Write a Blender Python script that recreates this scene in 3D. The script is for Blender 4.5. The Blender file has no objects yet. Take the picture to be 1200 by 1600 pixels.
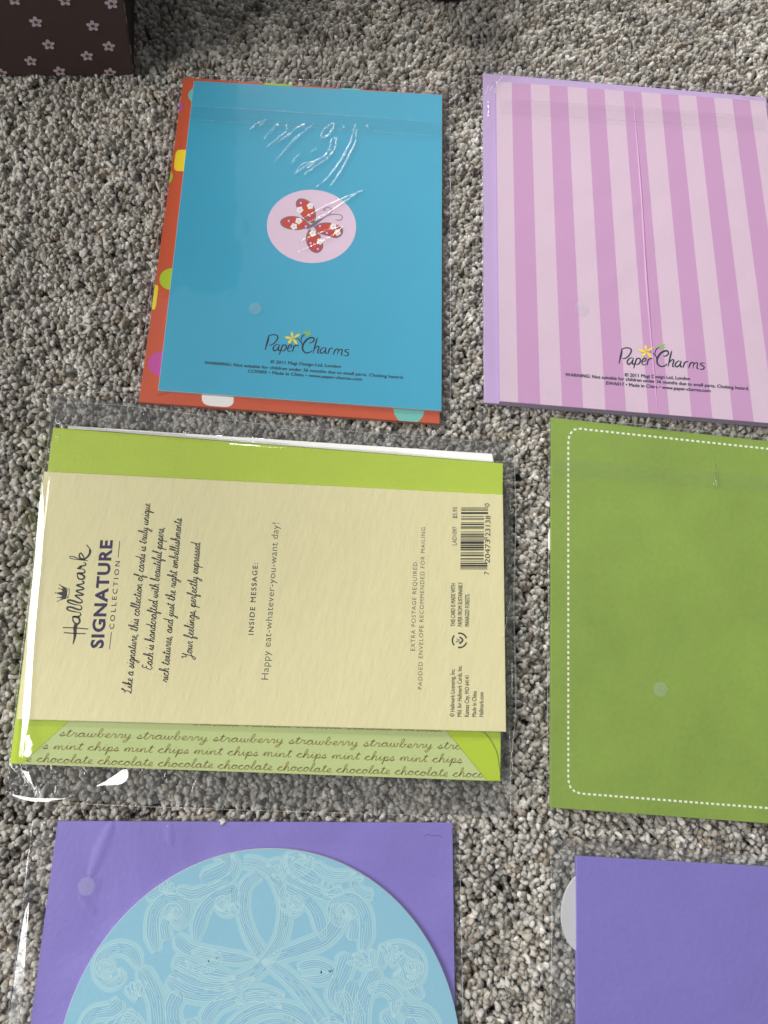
import bpy, bmesh, math, random
import numpy as np
from mathutils import Vector, Matrix, noise

random.seed(11); rng = np.random.default_rng(11)
S = bpy.context.scene

# ------------------------------------------------------------------ camera
H = 0.304; PITCH = math.radians(14.4146); ROLL = math.radians(14.5202); F = 1200.0
cp, sp, cr, sr = math.cos(PITCH), math.sin(PITCH), math.cos(ROLL), math.sin(ROLL)
right0 = Vector((1, 0, 0)); up0 = Vector((0, cp, sp)); back = Vector((0, -sp, cp))
cam_r = cr * right0 + sr * up0; cam_u = -sr * right0 + cr * up0
cam = bpy.data.cameras.new('camera'); camo = bpy.data.objects.new('camera', cam)
S.collection.objects.link(camo); S.camera = camo
M4 = Matrix((cam_r, cam_u, back)).transposed().to_4x4(); M4.translation = Vector((0, 0, H))
camo.matrix_world = M4
cam.sensor_fit = 'VERTICAL'; cam.sensor_height = 24.0; cam.lens = 24.0 * F / 1600.0
cam.clip_start = 0.01; cam.clip_end = 50

# ------------------------------------------------------------------ room light
w = bpy.data.worlds.new('World'); S.world = w; w.use_nodes = True
bgn = w.node_tree.nodes['Background']
bgn.inputs[0].default_value = (0.93, 0.96, 1.0, 1)
# the room: walls and ceiling a little brighter towards the window side
wt = w.node_tree; wtc = wt.nodes.new('ShaderNodeTexCoord'); wd_ = wt.nodes.new('ShaderNodeVectorMath'); wd_.operation = 'DOT_PRODUCT'
wd_.inputs[1].default_value = (-.70, .60, .38); wt.links.new(wtc.outputs['Generated'], wd_.inputs[0])
wm = wt.nodes.new('ShaderNodeMapRange'); wm.inputs[1].default_value = -1; wm.inputs[2].default_value = 1; wm.inputs[3].default_value = .06; wm.inputs[4].default_value = .40
wt.links.new(wd_.outputs['Value'], wm.inputs[0]); wt.links.new(wm.outputs[0], bgn.inputs[1])
def area_light(name, loc, target, sx, sy, power, col):
    l = bpy.data.lights.new(name, 'AREA'); l.shape = 'RECTANGLE'; l.size = sx; l.size_y = sy
    l.energy = power; l.color = col
    o = bpy.data.objects.new(name, l); S.collection.objects.link(o); o.location = loc
    o.rotation_euler = (Vector(target) - Vector(loc)).to_track_quat('-Z', 'Y').to_euler()
    return o
area_light('window_light', (-1.07, -0.26, 0.95), (0, 0.1, 0), 0.90, 0.70, 21, (1.0, 0.98, 0.95))
area_light('far_window_light', (-0.78, 1.28, 0.86), (0, 0.1, 0), 0.62, 0.52, 29, (1.0, 0.99, 0.96))
S.view_settings.view_transform = 'Standard'; S.view_settings.look = 'None'
S.view_settings.exposure = 0.03; S.view_settings.gamma = 1.0

# ------------------------------------------------------------------ helpers
def ray(px, py):
    return cam_r * ((px - 600) / F) - cam_u * ((py - 800) / F) - back
def P(px, py, z=0.0):
    """point of the horizontal plane at height z seen at photo position px,py"""
    d = ray(px, py); t = (H - z) / -d.z
    return Vector((d.x * t, d.y * t, z))
def srgb(r, g, b):
    f = lambda c: (c / 255 / 12.92) if c / 255 <= .04045 else ((c / 255 + .055) / 1.055) ** 2.4
    return (f(r), f(g), f(b), 1)
def link(o, parent=None):
    S.collection.objects.link(o)
    if parent is not None:
        o.parent = parent
    return o
def tag(o, label=None, cat=None, group=None, kind=None):
    if label: o['label'] = label
    if cat: o['category'] = cat
    if group: o['group'] = group
    if kind: o['kind'] = kind
    return o
def thing(name, loc, label, cat, group=None):
    o = bpy.data.objects.new(name, None); o.empty_display_size = .01
    o.location = loc; link(o); return tag(o, label, cat, group)
def mesh(name, verts, faces, mat, parent=None, smooth=False):
    """verts in world coordinates; stored relative to the parent's origin"""
    off = Vector((0, 0, 0)) if parent is None else Vector(parent.location)
    me = bpy.data.meshes.new(name)
    me.from_pydata([tuple(Vector(v) - off) for v in verts], [], faces)
    if mat: me.materials.append(mat)
    if smooth: me.shade_smooth()
    o = bpy.data.objects.new(name, me)
    return link(o, parent)

# ---- materials
def nt(name):
    m = bpy.data.materials.new(name); m.use_nodes = True
    t = m.node_tree; return m, t, t.nodes['Principled BSDF']
def N(t, typ, **kw):
    n = t.nodes.new(typ)
    for k, v in kw.items():
        if k in n.inputs: n.inputs[k].default_value = v
        else: setattr(n, k, v)
    return n
def paper(name, col, rough=.6, var=.06, gw=1.0, grain=900, bump=.15, vs=60, spec=.3, fold=0, foldscale=25, stretch=None):
    m, t, b = nt(name); L = t.links.new
    tc = N(t, 'ShaderNodeTexCoord'); mp = N(t, 'ShaderNodeMapping')
    if stretch: mp.inputs['Scale'].default_value = stretch
    L(tc.outputs['Object'], mp.inputs[0])
    n1 = N(t, 'ShaderNodeTexNoise', Scale=vs, Detail=5, Roughness=.6); L(mp.outputs[0], n1.inputs[0])
    n2 = N(t, 'ShaderNodeTexNoise', Scale=grain, Detail=3, Roughness=.6); L(mp.outputs[0], n2.inputs[0])
    mx = N(t, 'ShaderNodeMix', data_type='RGBA'); c = Vector(col[:3])
    mx.inputs['A'].default_value = (*(c * (1 - var)), 1); mx.inputs['B'].default_value = (*[min(1, x) for x in c * (1 + var)], 1)
    ad = N(t, 'ShaderNodeMath', operation='ADD'); L(n1.outputs[0], ad.inputs[0])
    gm = N(t, 'ShaderNodeMath', operation='MULTIPLY_ADD'); L(n2.outputs[0], gm.inputs[0]); gm.inputs[1].default_value = gw; gm.inputs[2].default_value = .5 * (1 - gw)
    L(gm.outputs[0], ad.inputs[1])
    mr = N(t, 'ShaderNodeMapRange'); mr.inputs[1].default_value = .7; mr.inputs[2].default_value = 1.3
    L(ad.outputs[0], mr.inputs[0]); L(mr.outputs[0], mx.inputs['Factor']); L(mx.outputs['Result'], b.inputs['Base Color'])
    bp = N(t, 'ShaderNodeBump', Strength=bump, Distance=.0003); L(n2.outputs[0], bp.inputs['Height'])
    if fold:
        n3 = N(t, 'ShaderNodeTexNoise', Scale=foldscale, Detail=2.5, Roughness=.5, Distortion=.6); L(tc.outputs['Object'], n3.inputs[0])
        b2 = N(t, 'ShaderNodeBump', Strength=fold, Distance=.004); L(n3.outputs[0], b2.inputs['Height'])
        L(b2.outputs[0], bp.inputs['Normal'])
    L(bp.outputs[0], b.inputs['Normal'])
    b.inputs['Roughness'].default_value = rough; b.inputs['Specular IOR Level'].default_value = spec
    return m
_ink = {}
def ink(col, rough=.6):
    k = (col, rough)
    if k not in _ink:
        m, t, b = nt('ink'); b.inputs['Base Color'].default_value = srgb(*col)
        b.inputs['Roughness'].default_value = rough; b.inputs['Specular IOR Level'].default_value = .25
        _ink[k] = m
    return _ink[k]
def film_mat(name, veil=.05, gloss=1.0, rough=.06, bump=.25, scale=55, tint=(.97, .98, .98)):
    m, t, b = nt(name); t.nodes.remove(b); L = t.links.new
    out = t.nodes['Material Output']
    tr = N(t, 'ShaderNodeBsdfTransparent'); tr.inputs[0].default_value = (*tint, 1)
    gl = N(t, 'ShaderNodeBsdfGlossy'); gl.inputs['Roughness'].default_value = rough
    df = N(t, 'ShaderNodeBsdfDiffuse'); df.inputs[0].default_value = (.75, .78, .8, 1)
    tc = N(t, 'ShaderNodeTexCoord')
    n = N(t, 'ShaderNodeTexNoise', Scale=scale, Detail=3, Roughness=.55, Distortion=.8); L(tc.outputs['Object'], n.inputs[0])
    bp = N(t, 'ShaderNodeBump', Strength=bump, Distance=.002); L(n.outputs[0], bp.inputs['Height'])
    L(bp.outputs[0], gl.inputs['Normal'])
    ge = N(t, 'ShaderNodeNewGeometry'); dt = N(t, 'ShaderNodeVectorMath', operation='DOT_PRODUCT')   # thin sheet: same Fresnel from both sides
    L(ge.outputs['Incoming'], dt.inputs[0]); L(bp.outputs[0], dt.inputs[1])
    ab = N(t, 'ShaderNodeMath', operation='ABSOLUTE'); L(dt.outputs['Value'], ab.inputs[0])
    om = N(t, 'ShaderNodeMath', operation='SUBTRACT', use_clamp=True); om.inputs[0].default_value = 1; L(ab.outputs[0], om.inputs[1])
    pw = N(t, 'ShaderNodeMath', operation='POWER'); L(om.outputs[0], pw.inputs[0]); pw.inputs[1].default_value = 5
    sc_ = N(t, 'ShaderNodeMath', operation='MULTIPLY_ADD'); L(pw.outputs[0], sc_.inputs[0]); sc_.inputs[1].default_value = .92; sc_.inputs[2].default_value = .07
    mu = N(t, 'ShaderNodeMath', operation='MULTIPLY', use_clamp=True); L(sc_.outputs[0], mu.inputs[0]); mu.inputs[1].default_value = gloss
    m1 = N(t, 'ShaderNodeMixShader'); m1.inputs[0].default_value = veil; L(tr.outputs[0], m1.inputs[1]); L(df.outputs[0], m1.inputs[2])
    m2 = N(t, 'ShaderNodeMixShader'); L(mu.outputs[0], m2.inputs[0]); L(m1.outputs[0], m2.inputs[1]); L(gl.outputs[0], m2.inputs[2])
    L(m2.outputs[0], out.inputs[0]); return m

# ---- flat geometry
def cross2(a, b): return a[0] * b[1] - a[1] * b[0]
def area2(p): return sum(cross2(p[i - 1], p[i]) for i in range(len(p)))
def slab(name, pts, z0, z1, mat, parent, ch=.00012, core=None):
    """sheet of paper or board: outline (world xy, at its top), thickness z0..z1 and a fine chamfered edge"""
    p = [Vector((a[0], a[1])) for a in pts]
    if area2(p) < 0: p.reverse()
    n = len(p); ins = []
    for i in range(n):
        e1 = (p[i] - p[i - 1]).normalized(); e2 = (p[(i + 1) % n] - p[i]).normalized()
        m = Vector((-e1.y - e2.y, e1.x + e2.x)); m = m / max(.3, m.length ** 2 / 2)
        ins.append(p[i] + m * ch)
    V = [(*a, z0) for a in p] + [(*a, z1 - ch) for a in p] + [(*a, z1) for a in ins]
    Fc = [list(range(2 * n, 3 * n)), list(range(n))[::-1]]
    for i in range(n):
        j = (i + 1) % n
        Fc += [[i, j, n + j, n + i], [n + i, n + j, 2 * n + j, 2 * n + i]]
    o = mesh(name, V, Fc, mat, parent)
    if core:
        o.data.materials.append(core)
        for f in list(o.data.polygons)[2:]: f.material_index = 1
    return o
def flat(name, polys, z, mat, parent):
    V, Fc = [], []
    for pl in polys:
        if len(pl) < 3: continue
        q = [(a[0], a[1], z) for a in pl]
        if area2(q) < 0: q.reverse()
        Fc.append(list(range(len(V), len(V) + len(q)))); V += q
    return mesh(name, V, Fc, mat, parent)
def clip(poly, region):
    """clip a polygon by a convex region (both lists of xy)"""
    r = [Vector(a[:2]) for a in region]
    if area2(r) < 0: r.reverse()
    out = [Vector(a[:2]) for a in poly]
    for i in range(len(r)):
        a, b = r[i - 1], r[i]; inp, out = out, []
        for k in range(len(inp)):
            s, e = inp[k - 1], inp[k]
            ds, de = cross2(b - a, s - a), cross2(b - a, e - a)
            if (ds >= 0) != (de >= 0): out.append(s + (e - s) * (ds / (ds - de)))
            if de >= 0: out.append(e)
        if not out: return []
    return out
def disc_px(cx, cy, r, z, n=40, sx=1, sy=1):
    c = P(cx, cy, z); k = (P(cx + 1, cy, z) - c).length * r
    return [(c.x + k * sx * math.cos(2 * math.pi * i / n), c.y + k * sy * math.sin(2 * math.pi * i / n)) for i in range(n)]
def quad_px(pts, z): return [P(a, b, z).xy for a, b in pts]
def catmull(pts, n=5):
    if len(pts) < 3: return [Vector(p) for p in pts]
    p = [Vector(a) for a in pts]; p = [2 * p[0] - p[1]] + p + [2 * p[-1] - p[-2]]; out = []
    for i in range(1, len(p) - 2):
        for k in range(n):
            t = k / n
            out.append(.5 * ((2 * p[i]) + (p[i + 1] - p[i - 1]) * t + (2 * p[i - 1] - 5 * p[i] + 4 * p[i + 1] - p[i + 2]) * t * t + (3 * p[i] - p[i - 1] - 3 * p[i + 1] + p[i + 2]) * t ** 3))
    out.append(p[-2]); return out
def ribbon(pts, wd):
    """polygons (quads) of a stroke; wd a number or function of 0..1"""
    p = [Vector(a[:2]) for a in pts]; n = len(p)
    if n < 2: return []
    L, R_ = [], []
    for i in range(n):
        d = p[min(i + 1, n - 1)] - p[max(i - 1, 0)]
        if d.length < 1e-12: d = Vector((1, 0))
        d.normalize(); q = Vector((-d.y, d.x)); ww = (wd(i / (n - 1)) if callable(wd) else wd) / 2
        L.append(p[i] + q * ww); R_.append(p[i] - q * ww)
    return [[R_[i], R_[i + 1], L[i + 1], L[i]] for i in range(n - 1)]

# ---- type set with the built-in sans
_txt = {}
def text_geo(body, bold=0.0, space=1.0):
    k = (body, bold, space)
    if k not in _txt:
        c = bpy.data.curves.new('type', 'FONT'); c.body = body; c.size = 1; c.offset = bold; c.space_character = space
        c.resolution_u = 3
        o = bpy.data.objects.new('type', c); S.collection.objects.link(o)
        dg = bpy.context.evaluated_depsgraph_get(); me = bpy.data.meshes.new_from_object(o.evaluated_get(dg))
        V = [tuple(v.co.xy) for v in me.vertices]; Fc = [list(q.vertices) for q in me.polygons]
        bpy.data.objects.remove(o); bpy.data.curves.remove(c); bpy.data.meshes.remove(me); _txt[k] = (V, Fc)
    return _txt[k]
def setline(body, a, b, hpx, z, mat, parent, bold=0.0, space=1.0, slant=0.0, name='printed_line', label=None):
    """a printed line whose baseline runs between two photo points"""
    V, Fc = text_geo(body, bold if (bold > .03 or bold < 0) else 0.0, space)
    A, B = P(*a, z), P(*b, z); d = (B - A); u = Vector((d.x, d.y)); Lw = u.length; u.normalize(); v = Vector((-u.y, u.x))
    x0 = min(q[0] for q in V); x1 = max(q[0] for q in V); k = Lw / (x1 - x0)
    pxm = (P(a[0] + 1, a[1], z) - A).length; ky = hpx * pxm / .70
    W = []
    for x, y in V:
        s = A.xy + u * ((x - x0) * k + slant * y * ky) + v * (y * ky); W.append((s.x, s.y, z))
    if 0 < bold <= .03:          # heavier weight: the same line overprinted a hair to the side
        n0 = len(W); sh = u * (bold * 2.2 * ky); sv = v * (bold * 1.2 * ky)
        W += [(q[0] + sh.x + sv.x, q[1] + sh.y + sv.y, q[2] + 2e-6) for q in W[:n0]]; Fc = Fc + [[i + n0 for i in f] for f in Fc]
    o = mesh(name, W, Fc, mat, parent)
    if label: o['label'] = label
    return o
# ---- cursive hand: one pen stroke per letter, x-height 6, ascender 13, descender -6
CUR = {
 'a': (7, [[(0,1),(2,4.6),(4.6,5.8),(2.6,5.9),(1,3.6),(1.2,1),(2.6,0),(4.4,1.8),(5.3,5.6),(5,2),(5.6,.2),(7,1)]]),
 'b': (6.2, [[(0,1),(2.2,5),(3.6,11),(2.8,13),(1.7,10),(1.3,4),(1.8,.6),(3.4,.2),(4.6,2.6),(4.2,5.2),(4.8,4.4),(6.2,4.6)]]),
 'c': (5.4, [[(0,1),(2.2,4.6),(4.4,5.2),(3.2,6),(1.4,4.4),(1.1,1.6),(2.6,0),(4.2,.2),(5.4,1)]]),
 'd': (7, [[(0,1),(2,4.6),(4.4,5.7),(2.6,5.9),(1,3.6),(1.2,1),(2.6,0),(4.4,2.4),(5.8,9),(6.2,13),(5.2,6),(5.2,1),(5.8,.1),(7,1)]]),
 'e': (5, [[(0,1),(2.6,2.6),(4,4.6),(3,6),(1.6,4.8),(1.2,2),(2.2,.1),(3.8,.3),(5,1)]]),
 'f': (4.6, [[(0,1),(2.6,5.6),(4.2,11),(3.6,13),(2.4,10),(1.6,2),(1,-4),(1.4,-6),(2.6,-4),(2.8,-1),(2,.4),(3.4,.4),(4.6,1)]]),
 'g': (6.4, [[(0,1),(2,4.6),(4.6,5.8),(2.6,5.9),(1,3.6),(1.2,1.2),(2.6,.4),(4.4,2.2),(5.3,5.6),(4.7,0),(3.6,-5),(1.8,-6.2),(1,-4.6),(3,-2),(6.4,1)]]),
 'h': (6.6, [[(0,1),(2.2,5),(3.8,11),(3,13),(2,10),(1.2,0),(2.2,4),(4,5.9),(4.9,4.8),(4.5,1),(5.2,.1),(6.6,1)]]),
 'i': (3.6, [[(0,1),(2,5.8),(1.6,1.6),(2.2,.1),(3.6,1)], [(2.5,8.6),(2.8,9.3)]]),
 'j': (3.8, [[(0,1),(2.2,5.8),(1.8,0),(.8,-5),(-.8,-6),(-1.2,-4.6),(.8,-2),(3.8,1)], [(2.8,8.6),(3.1,9.3)]]),
 'k': (6, [[(0,1),(2.2,5),(3.8,11),(3,13),(2,10),(1.2,0),(2,3.4),(3.8,5.8),(4.4,4.6),(2.2,3),(4,.6),(4.8,0),(6,1)]]),
 'l': (4, [[(0,1),(2.2,5),(3.8,11),(3,13),(2,10),(1.4,3),(1.8,.4),(2.8,.1),(4,1)]]),
 'm': (9.4, [[(0,1),(1.4,5.4),(1.2,0),(2.4,4.6),(3.8,5.9),(4.2,4),(4,0),(5.2,4.6),(6.6,5.9),(7.2,4.6),(7,1),(7.9,.1),(9.4,1)]]),
 'n': (6.8, [[(0,1),(1.4,5.4),(1.2,0),(2.4,4.6),(4,5.9),(4.7,4.6),(4.4,1),(5.3,.1),(6.8,1)]]),
 'o': (6, [[(0,1),(2,4.6),(3.6,5.8),(1.8,5.4),(1,2.8),(1.8,.3),(3.6,.2),(4.8,2.8),(4.2,5.4),(3.4,5.6),(4.6,4.6),(6,4.8)]]),
 'p': (6.2, [[(0,1),(2,6),(1.4,0),(.6,-6),(1.6,0),(2.8,4.8),(4.4,5.8),(5,3.6),(4,.6),(2.4,.2),(4.4,.2),(6.2,1)]]),
 'q': (6.4, [[(0,1),(2,4.6),(4.6,5.8),(2.6,5.9),(1,3.6),(1.2,1.2),(2.6,.4),(4.4,2.2),(5.3,5.6),(4.7,0),(4.2,-6),(5.2,-4),(6.4,1)]]),
 'r': (5, [[(0,1),(1.6,5.2),(1.8,6.2),(2.4,5.4),(4,5.2),(3.4,2),(3.8,.2),(5,1)]]),
 's': (4.8, [[(0,1),(2.2,4.8),(2.6,6.2),(3.6,3),(3.2,.4),(1.6,0),(1,.9),(2.6,.6),(4.8,1)]]),
 't': (4.4, [[(0,1),(2.2,6),(3,10.5),(2,4),(1.8,.8),(2.6,.1),(4.4,1)], [(.8,7.6),(4.6,8)]]),
 'u': (6.8, [[(0,1),(1.6,5.8),(1.2,2),(2,.1),(3.8,1.6),(5,5.8),(4.6,2),(5.4,.1),(6.8,1)]]),
 'v': (6, [[(0,1),(1.2,5),(2,5.4),(2,1.4),(2.8,0),(4.4,2.4),(4.6,5.4),(4.8,4.6),(6,4.8)]]),
 'w': (8, [[(0,1),(1.4,5.8),(1.2,1.6),(2,.1),(3.6,1.6),(4.2,5.4),(4,1.6),(4.8,.1),(6.4,1.6),(6.6,5.4),(6.8,4.6),(8,4.8)]]),
 'x': (5.6, [[(0,1),(1.4,5.4),(2.4,5),(3.4,1),(4.4,.1),(5.6,1)], [(4.6,5.6),(1.2,.2)]]),
 'y': (6.4, [[(0,1),(1.4,5.8),(1.4,2),(2.2,.4),(4,1.8),(5,5.8),(4.4,0),(3.4,-5),(1.6,-6.2),(.8,-4.6),(3,-2),(6.4,1)]]),
 'z': (5, [[(0,1),(2,5.8),(3.6,5.2),(1.2,.2),(3,.4),(2.4,-4),(1,-5.6),(1,-4),(5,1)]]),
 'L': (8, [[(.2,9.4),(1.4,8),(4,9.4),(6,12.4),(5,13.4),(3.6,10),(3,3),(1.6,.2),(.4,.8),(1.6,1.6),(5,-.2),(8,.8)]]),
 'E': (7.4, [[(6,11),(5,13),(2.8,12.4),(2,9.6),(3.6,7.4),(5,7.6),(2.4,7),(.8,3.6),(1.8,.4),(4.4,0),(6,1.6),(7.4,2.4)]]),
 'Y': (8, [[(0,11),(1.4,13),(2.2,11),(2.2,7.6),(3.6,6.8),(5.4,9),(6.6,13),(5.4,4),(3.8,-3.4),(1.6,-5.4),(.4,-3.4),(3,-1),(8,1)]]),
 ',': (2.4, [[(.9,.6),(1,-.4),(.3,-2)]]), '.': (2.4, [[(.8,.1),(1.2,.5)]]), ' ': (4, []),
 'A': (0, []),
}
def cursive(body, a, b, xh, z, width, col, parent, region=None, slant=.18, name='handwritten_line', wob=0, label=None, mat=None):
    strokes, x = [], 0
    for ch in body:
        wd, st = CUR[ch]; jy = random.uniform(-wob, wob); js = 1 + random.uniform(-wob, wob) * .12
        for s in st: strokes.append([(x + p[0], p[1] * js + jy) for p in s])
        x += wd
    A, B = P(*a, z), P(*b, z); u = (B - A).xy; Lw = u.length; u = u / Lw; v = Vector((-u.y, u.x))
    px = (P(a[0] + 1, a[1], z) - A).length; k = Lw / x; ky = xh * px / 6
    polys = []
    for s in strokes:
        c = catmull(s, 4 if len(s) > 2 else 1)
        pts = [A.xy + u * (q[0] * k + slant * q[1] * ky) + v * (q[1] * ky) for q in c]
        for q in ribbon(pts, width * px):
            if region:
                q = clip(q, region)
                if len(q) < 3: continue
            polys.append(q)
    o = flat(name, polys, z, mat or ink(col), parent)
    if label: o['label'] = label
    return o
def strokes_px(name, strokes, z, col, parent, region=None, mat=None):
    """strokes: (points in photo px, width px or function)"""
    polys = []
    for pts, wd in strokes:
        c = catmull([(q[0], q[1]) for q in pts], 6) if len(pts) > 2 else [Vector(q) for q in pts]
        k = (P(pts[0][0] + 1, pts[0][1], z) - P(*pts[0], z)).length
        W = [P(q[0], q[1], z).xy for q in c]
        f = (lambda t, wd=wd: wd(t) * k) if callable(wd) else wd * k
        for q in ribbon(W, f):
            if region:
                q = clip(q, region)
                if len(q) < 3: continue
            polys.append(q)
    return flat(name, polys, z, mat or ink(col), parent)

# ---- the clear sleeves
def seg_dist(p, a, b):
    ab = b - a; t = max(0, min(1, (p - a).dot(ab) / ab.length_squared)); return (p - a - ab * t).length
def poly_sd(p, poly):
    """distance outside a convex ccw polygon (0 inside)"""
    ins = all(cross2(poly[i] - poly[i - 1], p - poly[i - 1]) >= 0 for i in range(len(poly)))
    d = min(seg_dist(p, poly[i - 1], poly[i]) for i in range(len(poly)))
    return -d if ins else d
def film(name, corners_px, body_xy, zb, ztop, mat, parent, nx=90, ny=90, drop=.003, amp=.0003, seed=0, wr=(60, 60), extra=None):
    """film draped over a body (convex outline at height ztop) and falling to zb at the bag's rim"""
    c = [P(*q, zb).xy for q in corners_px]          # TL TR BR BL
    body = [Vector(q[:2]) for q in body_xy]
    if area2(body) < 0: body.reverse()
    V, Fc = [], []
    for j in range(ny + 1):
        for i in range(nx + 1):
            u, v = i / nx, j / ny
            q = (c[0] * (1 - u) + c[1] * u) * (1 - v) + (c[3] * (1 - u) + c[2] * u) * v
            d = poly_sd(q, body); t = max(0, min(1, 1 - d / drop)); t = t * t * (3 - 2 * t)
            n = noise.noise(Vector((q.x * wr[0], q.y * wr[1], seed))) + .5 * noise.noise(Vector((q.x * wr[0] * 2.6 + 9, q.y * wr[1] * 2.6, seed)))
            rim = min(u, 1 - u, v, 1 - v) * 12; rim = min(1, rim)
            out = 1 + 4.5 * (1 - t)
            z = zb + (ztop - zb) * t + amp * out * (n * .6 + .55) * rim + .00012
            if extra: z += extra(q, u, v)
            V.append((q.x, q.y, z))
    for j in range(ny):
        for i in range(nx):
            a = j * (nx + 1) + i; Fc.append((a, a + nx + 1, a + nx + 2, a + 1))
    return mesh(name, V, Fc, mat, parent, smooth=True)
def crease(name, pts_px, z, r, mat, parent, zr=.35, nseg=8, soft=False):
    """a raised pucker of the film: half a thin tube that swells and fades out along its line"""
    c = catmull(pts_px, 7) if len(pts_px) > 2 else [Vector(pts_px[0]).lerp(Vector(pts_px[1]), k / 10) for k in range(11)]
    W = [P(q[0], q[1], z) for q in c]; n = len(W); V, Fc = [], []
    for i in range(n):
        d = (W[min(i + 1, n - 1)] - W[max(i - 1, 0)]).normalized(); q = Vector((-d.y, d.x, 0)); t = i / (n - 1)
        rr = r * (.25 + .75 * math.sin(math.pi * min(1, max(0, t))) ** .6) * (1 + .35 * noise.noise(Vector((i * .7, r * 9e3, pts_px[0][0]))))
        for k in range(nseg + 1):
            an = math.pi * k / nseg; V.append(W[i] + q * (rr * (1 - 2 * k / nseg if soft else math.cos(an))) + Vector((0, 0, rr * zr * (math.sin(an) ** 2 if soft else math.sin(an)))))
    m = nseg + 1
    for i in range(n - 1):
        for k in range(nseg):
            a = i * m + k; Fc.append((a, a + 1, a + m + 1, a + m))
    return mesh(name, V, Fc, mat, parent, smooth=True)
def seam(pts_px, z, wpx, mat, parent, name='seam', tilt=0.0):
    return crease(name, pts_px, z, (P(601, 600) - P(600, 600)).length * wpx / 2, mat, parent, zr=1.0, nseg=6)

CORE = paper('card_core', srgb(190, 192, 188), var=.02)
FILM = film_mat('clear_film', veil=.012, bump=.05, tint=(.99, .99, .99))
FILM_B = film_mat('clear_film_back', veil=.02, bump=.5, scale=120, tint=(.93, .93, .93))
SEAM = film_mat('heat_seam', veil=.22, gloss=1.6, rough=.12, bump=.3, scale=400)
RIDGE = film_mat('puckered_film', veil=.0, gloss=1.5, rough=.14, bump=.2, scale=700, tint=(1, 1, 1))
DOT = film_mat('clear_dot', veil=.11, gloss=.3, rough=.3, scale=300)

# ================================================================== floor and carpet
mf, t, b = nt('carpet_backing'); b.inputs['Base Color'].default_value = (.16, .145, .125, 1); b.inputs['Roughness'].default_value = .95
floor = mesh('floor', [(-3, -3, -.0075), (3, -3, -.0075), (3, 3, -.0075), (-3, 3, -.0075)], [(0, 1, 2, 3)], mf)
tag(floor, kind='structure')

my, t, b = nt('carpet_yarn'); Lk = t.links.new
oi = N(t, 'ShaderNodeObjectInfo')
ramp = N(t, 'ShaderNodeValToRGB'); Lk(oi.outputs['Random'], ramp.inputs[0])
cols = [(0, (.40, .365, .315)), (.2, (.50, .475, .425)), (.45, (.585, .56, .51)), (.66, (.41, .36, .30)), (.76, (.69, .665, .615)), (.86, (.52, .50, .455)), (.95, (.27, .22, .17))]
el = ramp.color_ramp.elements; ramp.color_ramp.interpolation = 'CONSTANT'
el[0].position = 0; el[0].color = (*cols[0][1], 1); el[1].position = cols[1][0]; el[1].color = (*cols[1][1], 1)
for p_, c_ in cols[2:]:
    e = el.new(p_); e.color = (*c_, 1)
nl = N(t, 'ShaderNodeTexNoise', Scale=60, Detail=6, Roughness=.7); Lk(oi.outputs['Location'], nl.inputs[0])
mr = N(t, 'ShaderNodeMapRange'); mr.inputs[1].default_value = .35; mr.inputs[2].default_value = .65; mr.inputs[3].default_value = .66; mr.inputs[4].default_value = 1.22
Lk(nl.outputs[0], mr.inputs[0])
tc = N(t, 'ShaderNodeTexCoord')
fib = N(t, 'ShaderNodeTexNoise', Scale=1500, Detail=3, Roughness=.7); Lk(tc.outputs['Object'], fib.inputs[0])
fr_ = N(t, 'ShaderNodeMapRange'); fr_.inputs[1].default_value = .3; fr_.inputs[2].default_value = .7; fr_.inputs[3].default_value = .78; fr_.inputs[4].default_value = 1.2
Lk(fib.outputs[0], fr_.inputs[0])
mm = N(t, 'ShaderNodeMath', operation='MULTIPLY'); Lk(mr.outputs[0], mm.inputs[0]); Lk(fr_.outputs[0], mm.inputs[1])
n5 = N(t, 'ShaderNodeTexNoise', Scale=130, Detail=2); Lk(oi.outputs['Location'], n5.inputs[0])
r5 = N(t, 'ShaderNodeMapRange'); r5.inputs[1].default_value = .55; r5.inputs[2].default_value = .72; r5.inputs[3].default_value = 0; r5.inputs[4].default_value = .55; Lk(n5.outputs[0], r5.inputs[0])
mxb = N(t, 'ShaderNodeMix', data_type='RGBA'); Lk(r5.outputs[0], mxb.inputs['Factor']); Lk(ramp.outputs[0], mxb.inputs['A']); mxb.inputs['B'].default_value = (.31, .245, .165, 1)
vm = N(t, 'ShaderNodeVectorMath', operation='SCALE'); Lk(mxb.outputs['Result'], vm.inputs[0]); Lk(mm.outputs[0], vm.inputs['Scale'])
Lk(vm.outputs[0], b.inputs['Base Color'])
bp_ = N(t, 'ShaderNodeBump', Strength=.8, Distance=.0004); Lk(fib.outputs[0], bp_.inputs['Height']); Lk(bp_.outputs[0], b.inputs['Normal'])
b.inputs['Roughness'].default_value = .85; b.inputs['Specular IOR Level'].default_value = .15
b.inputs['Sheen Weight'].default_value = .25; b.inputs['Sheen Roughness'].default_value = .5

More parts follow.
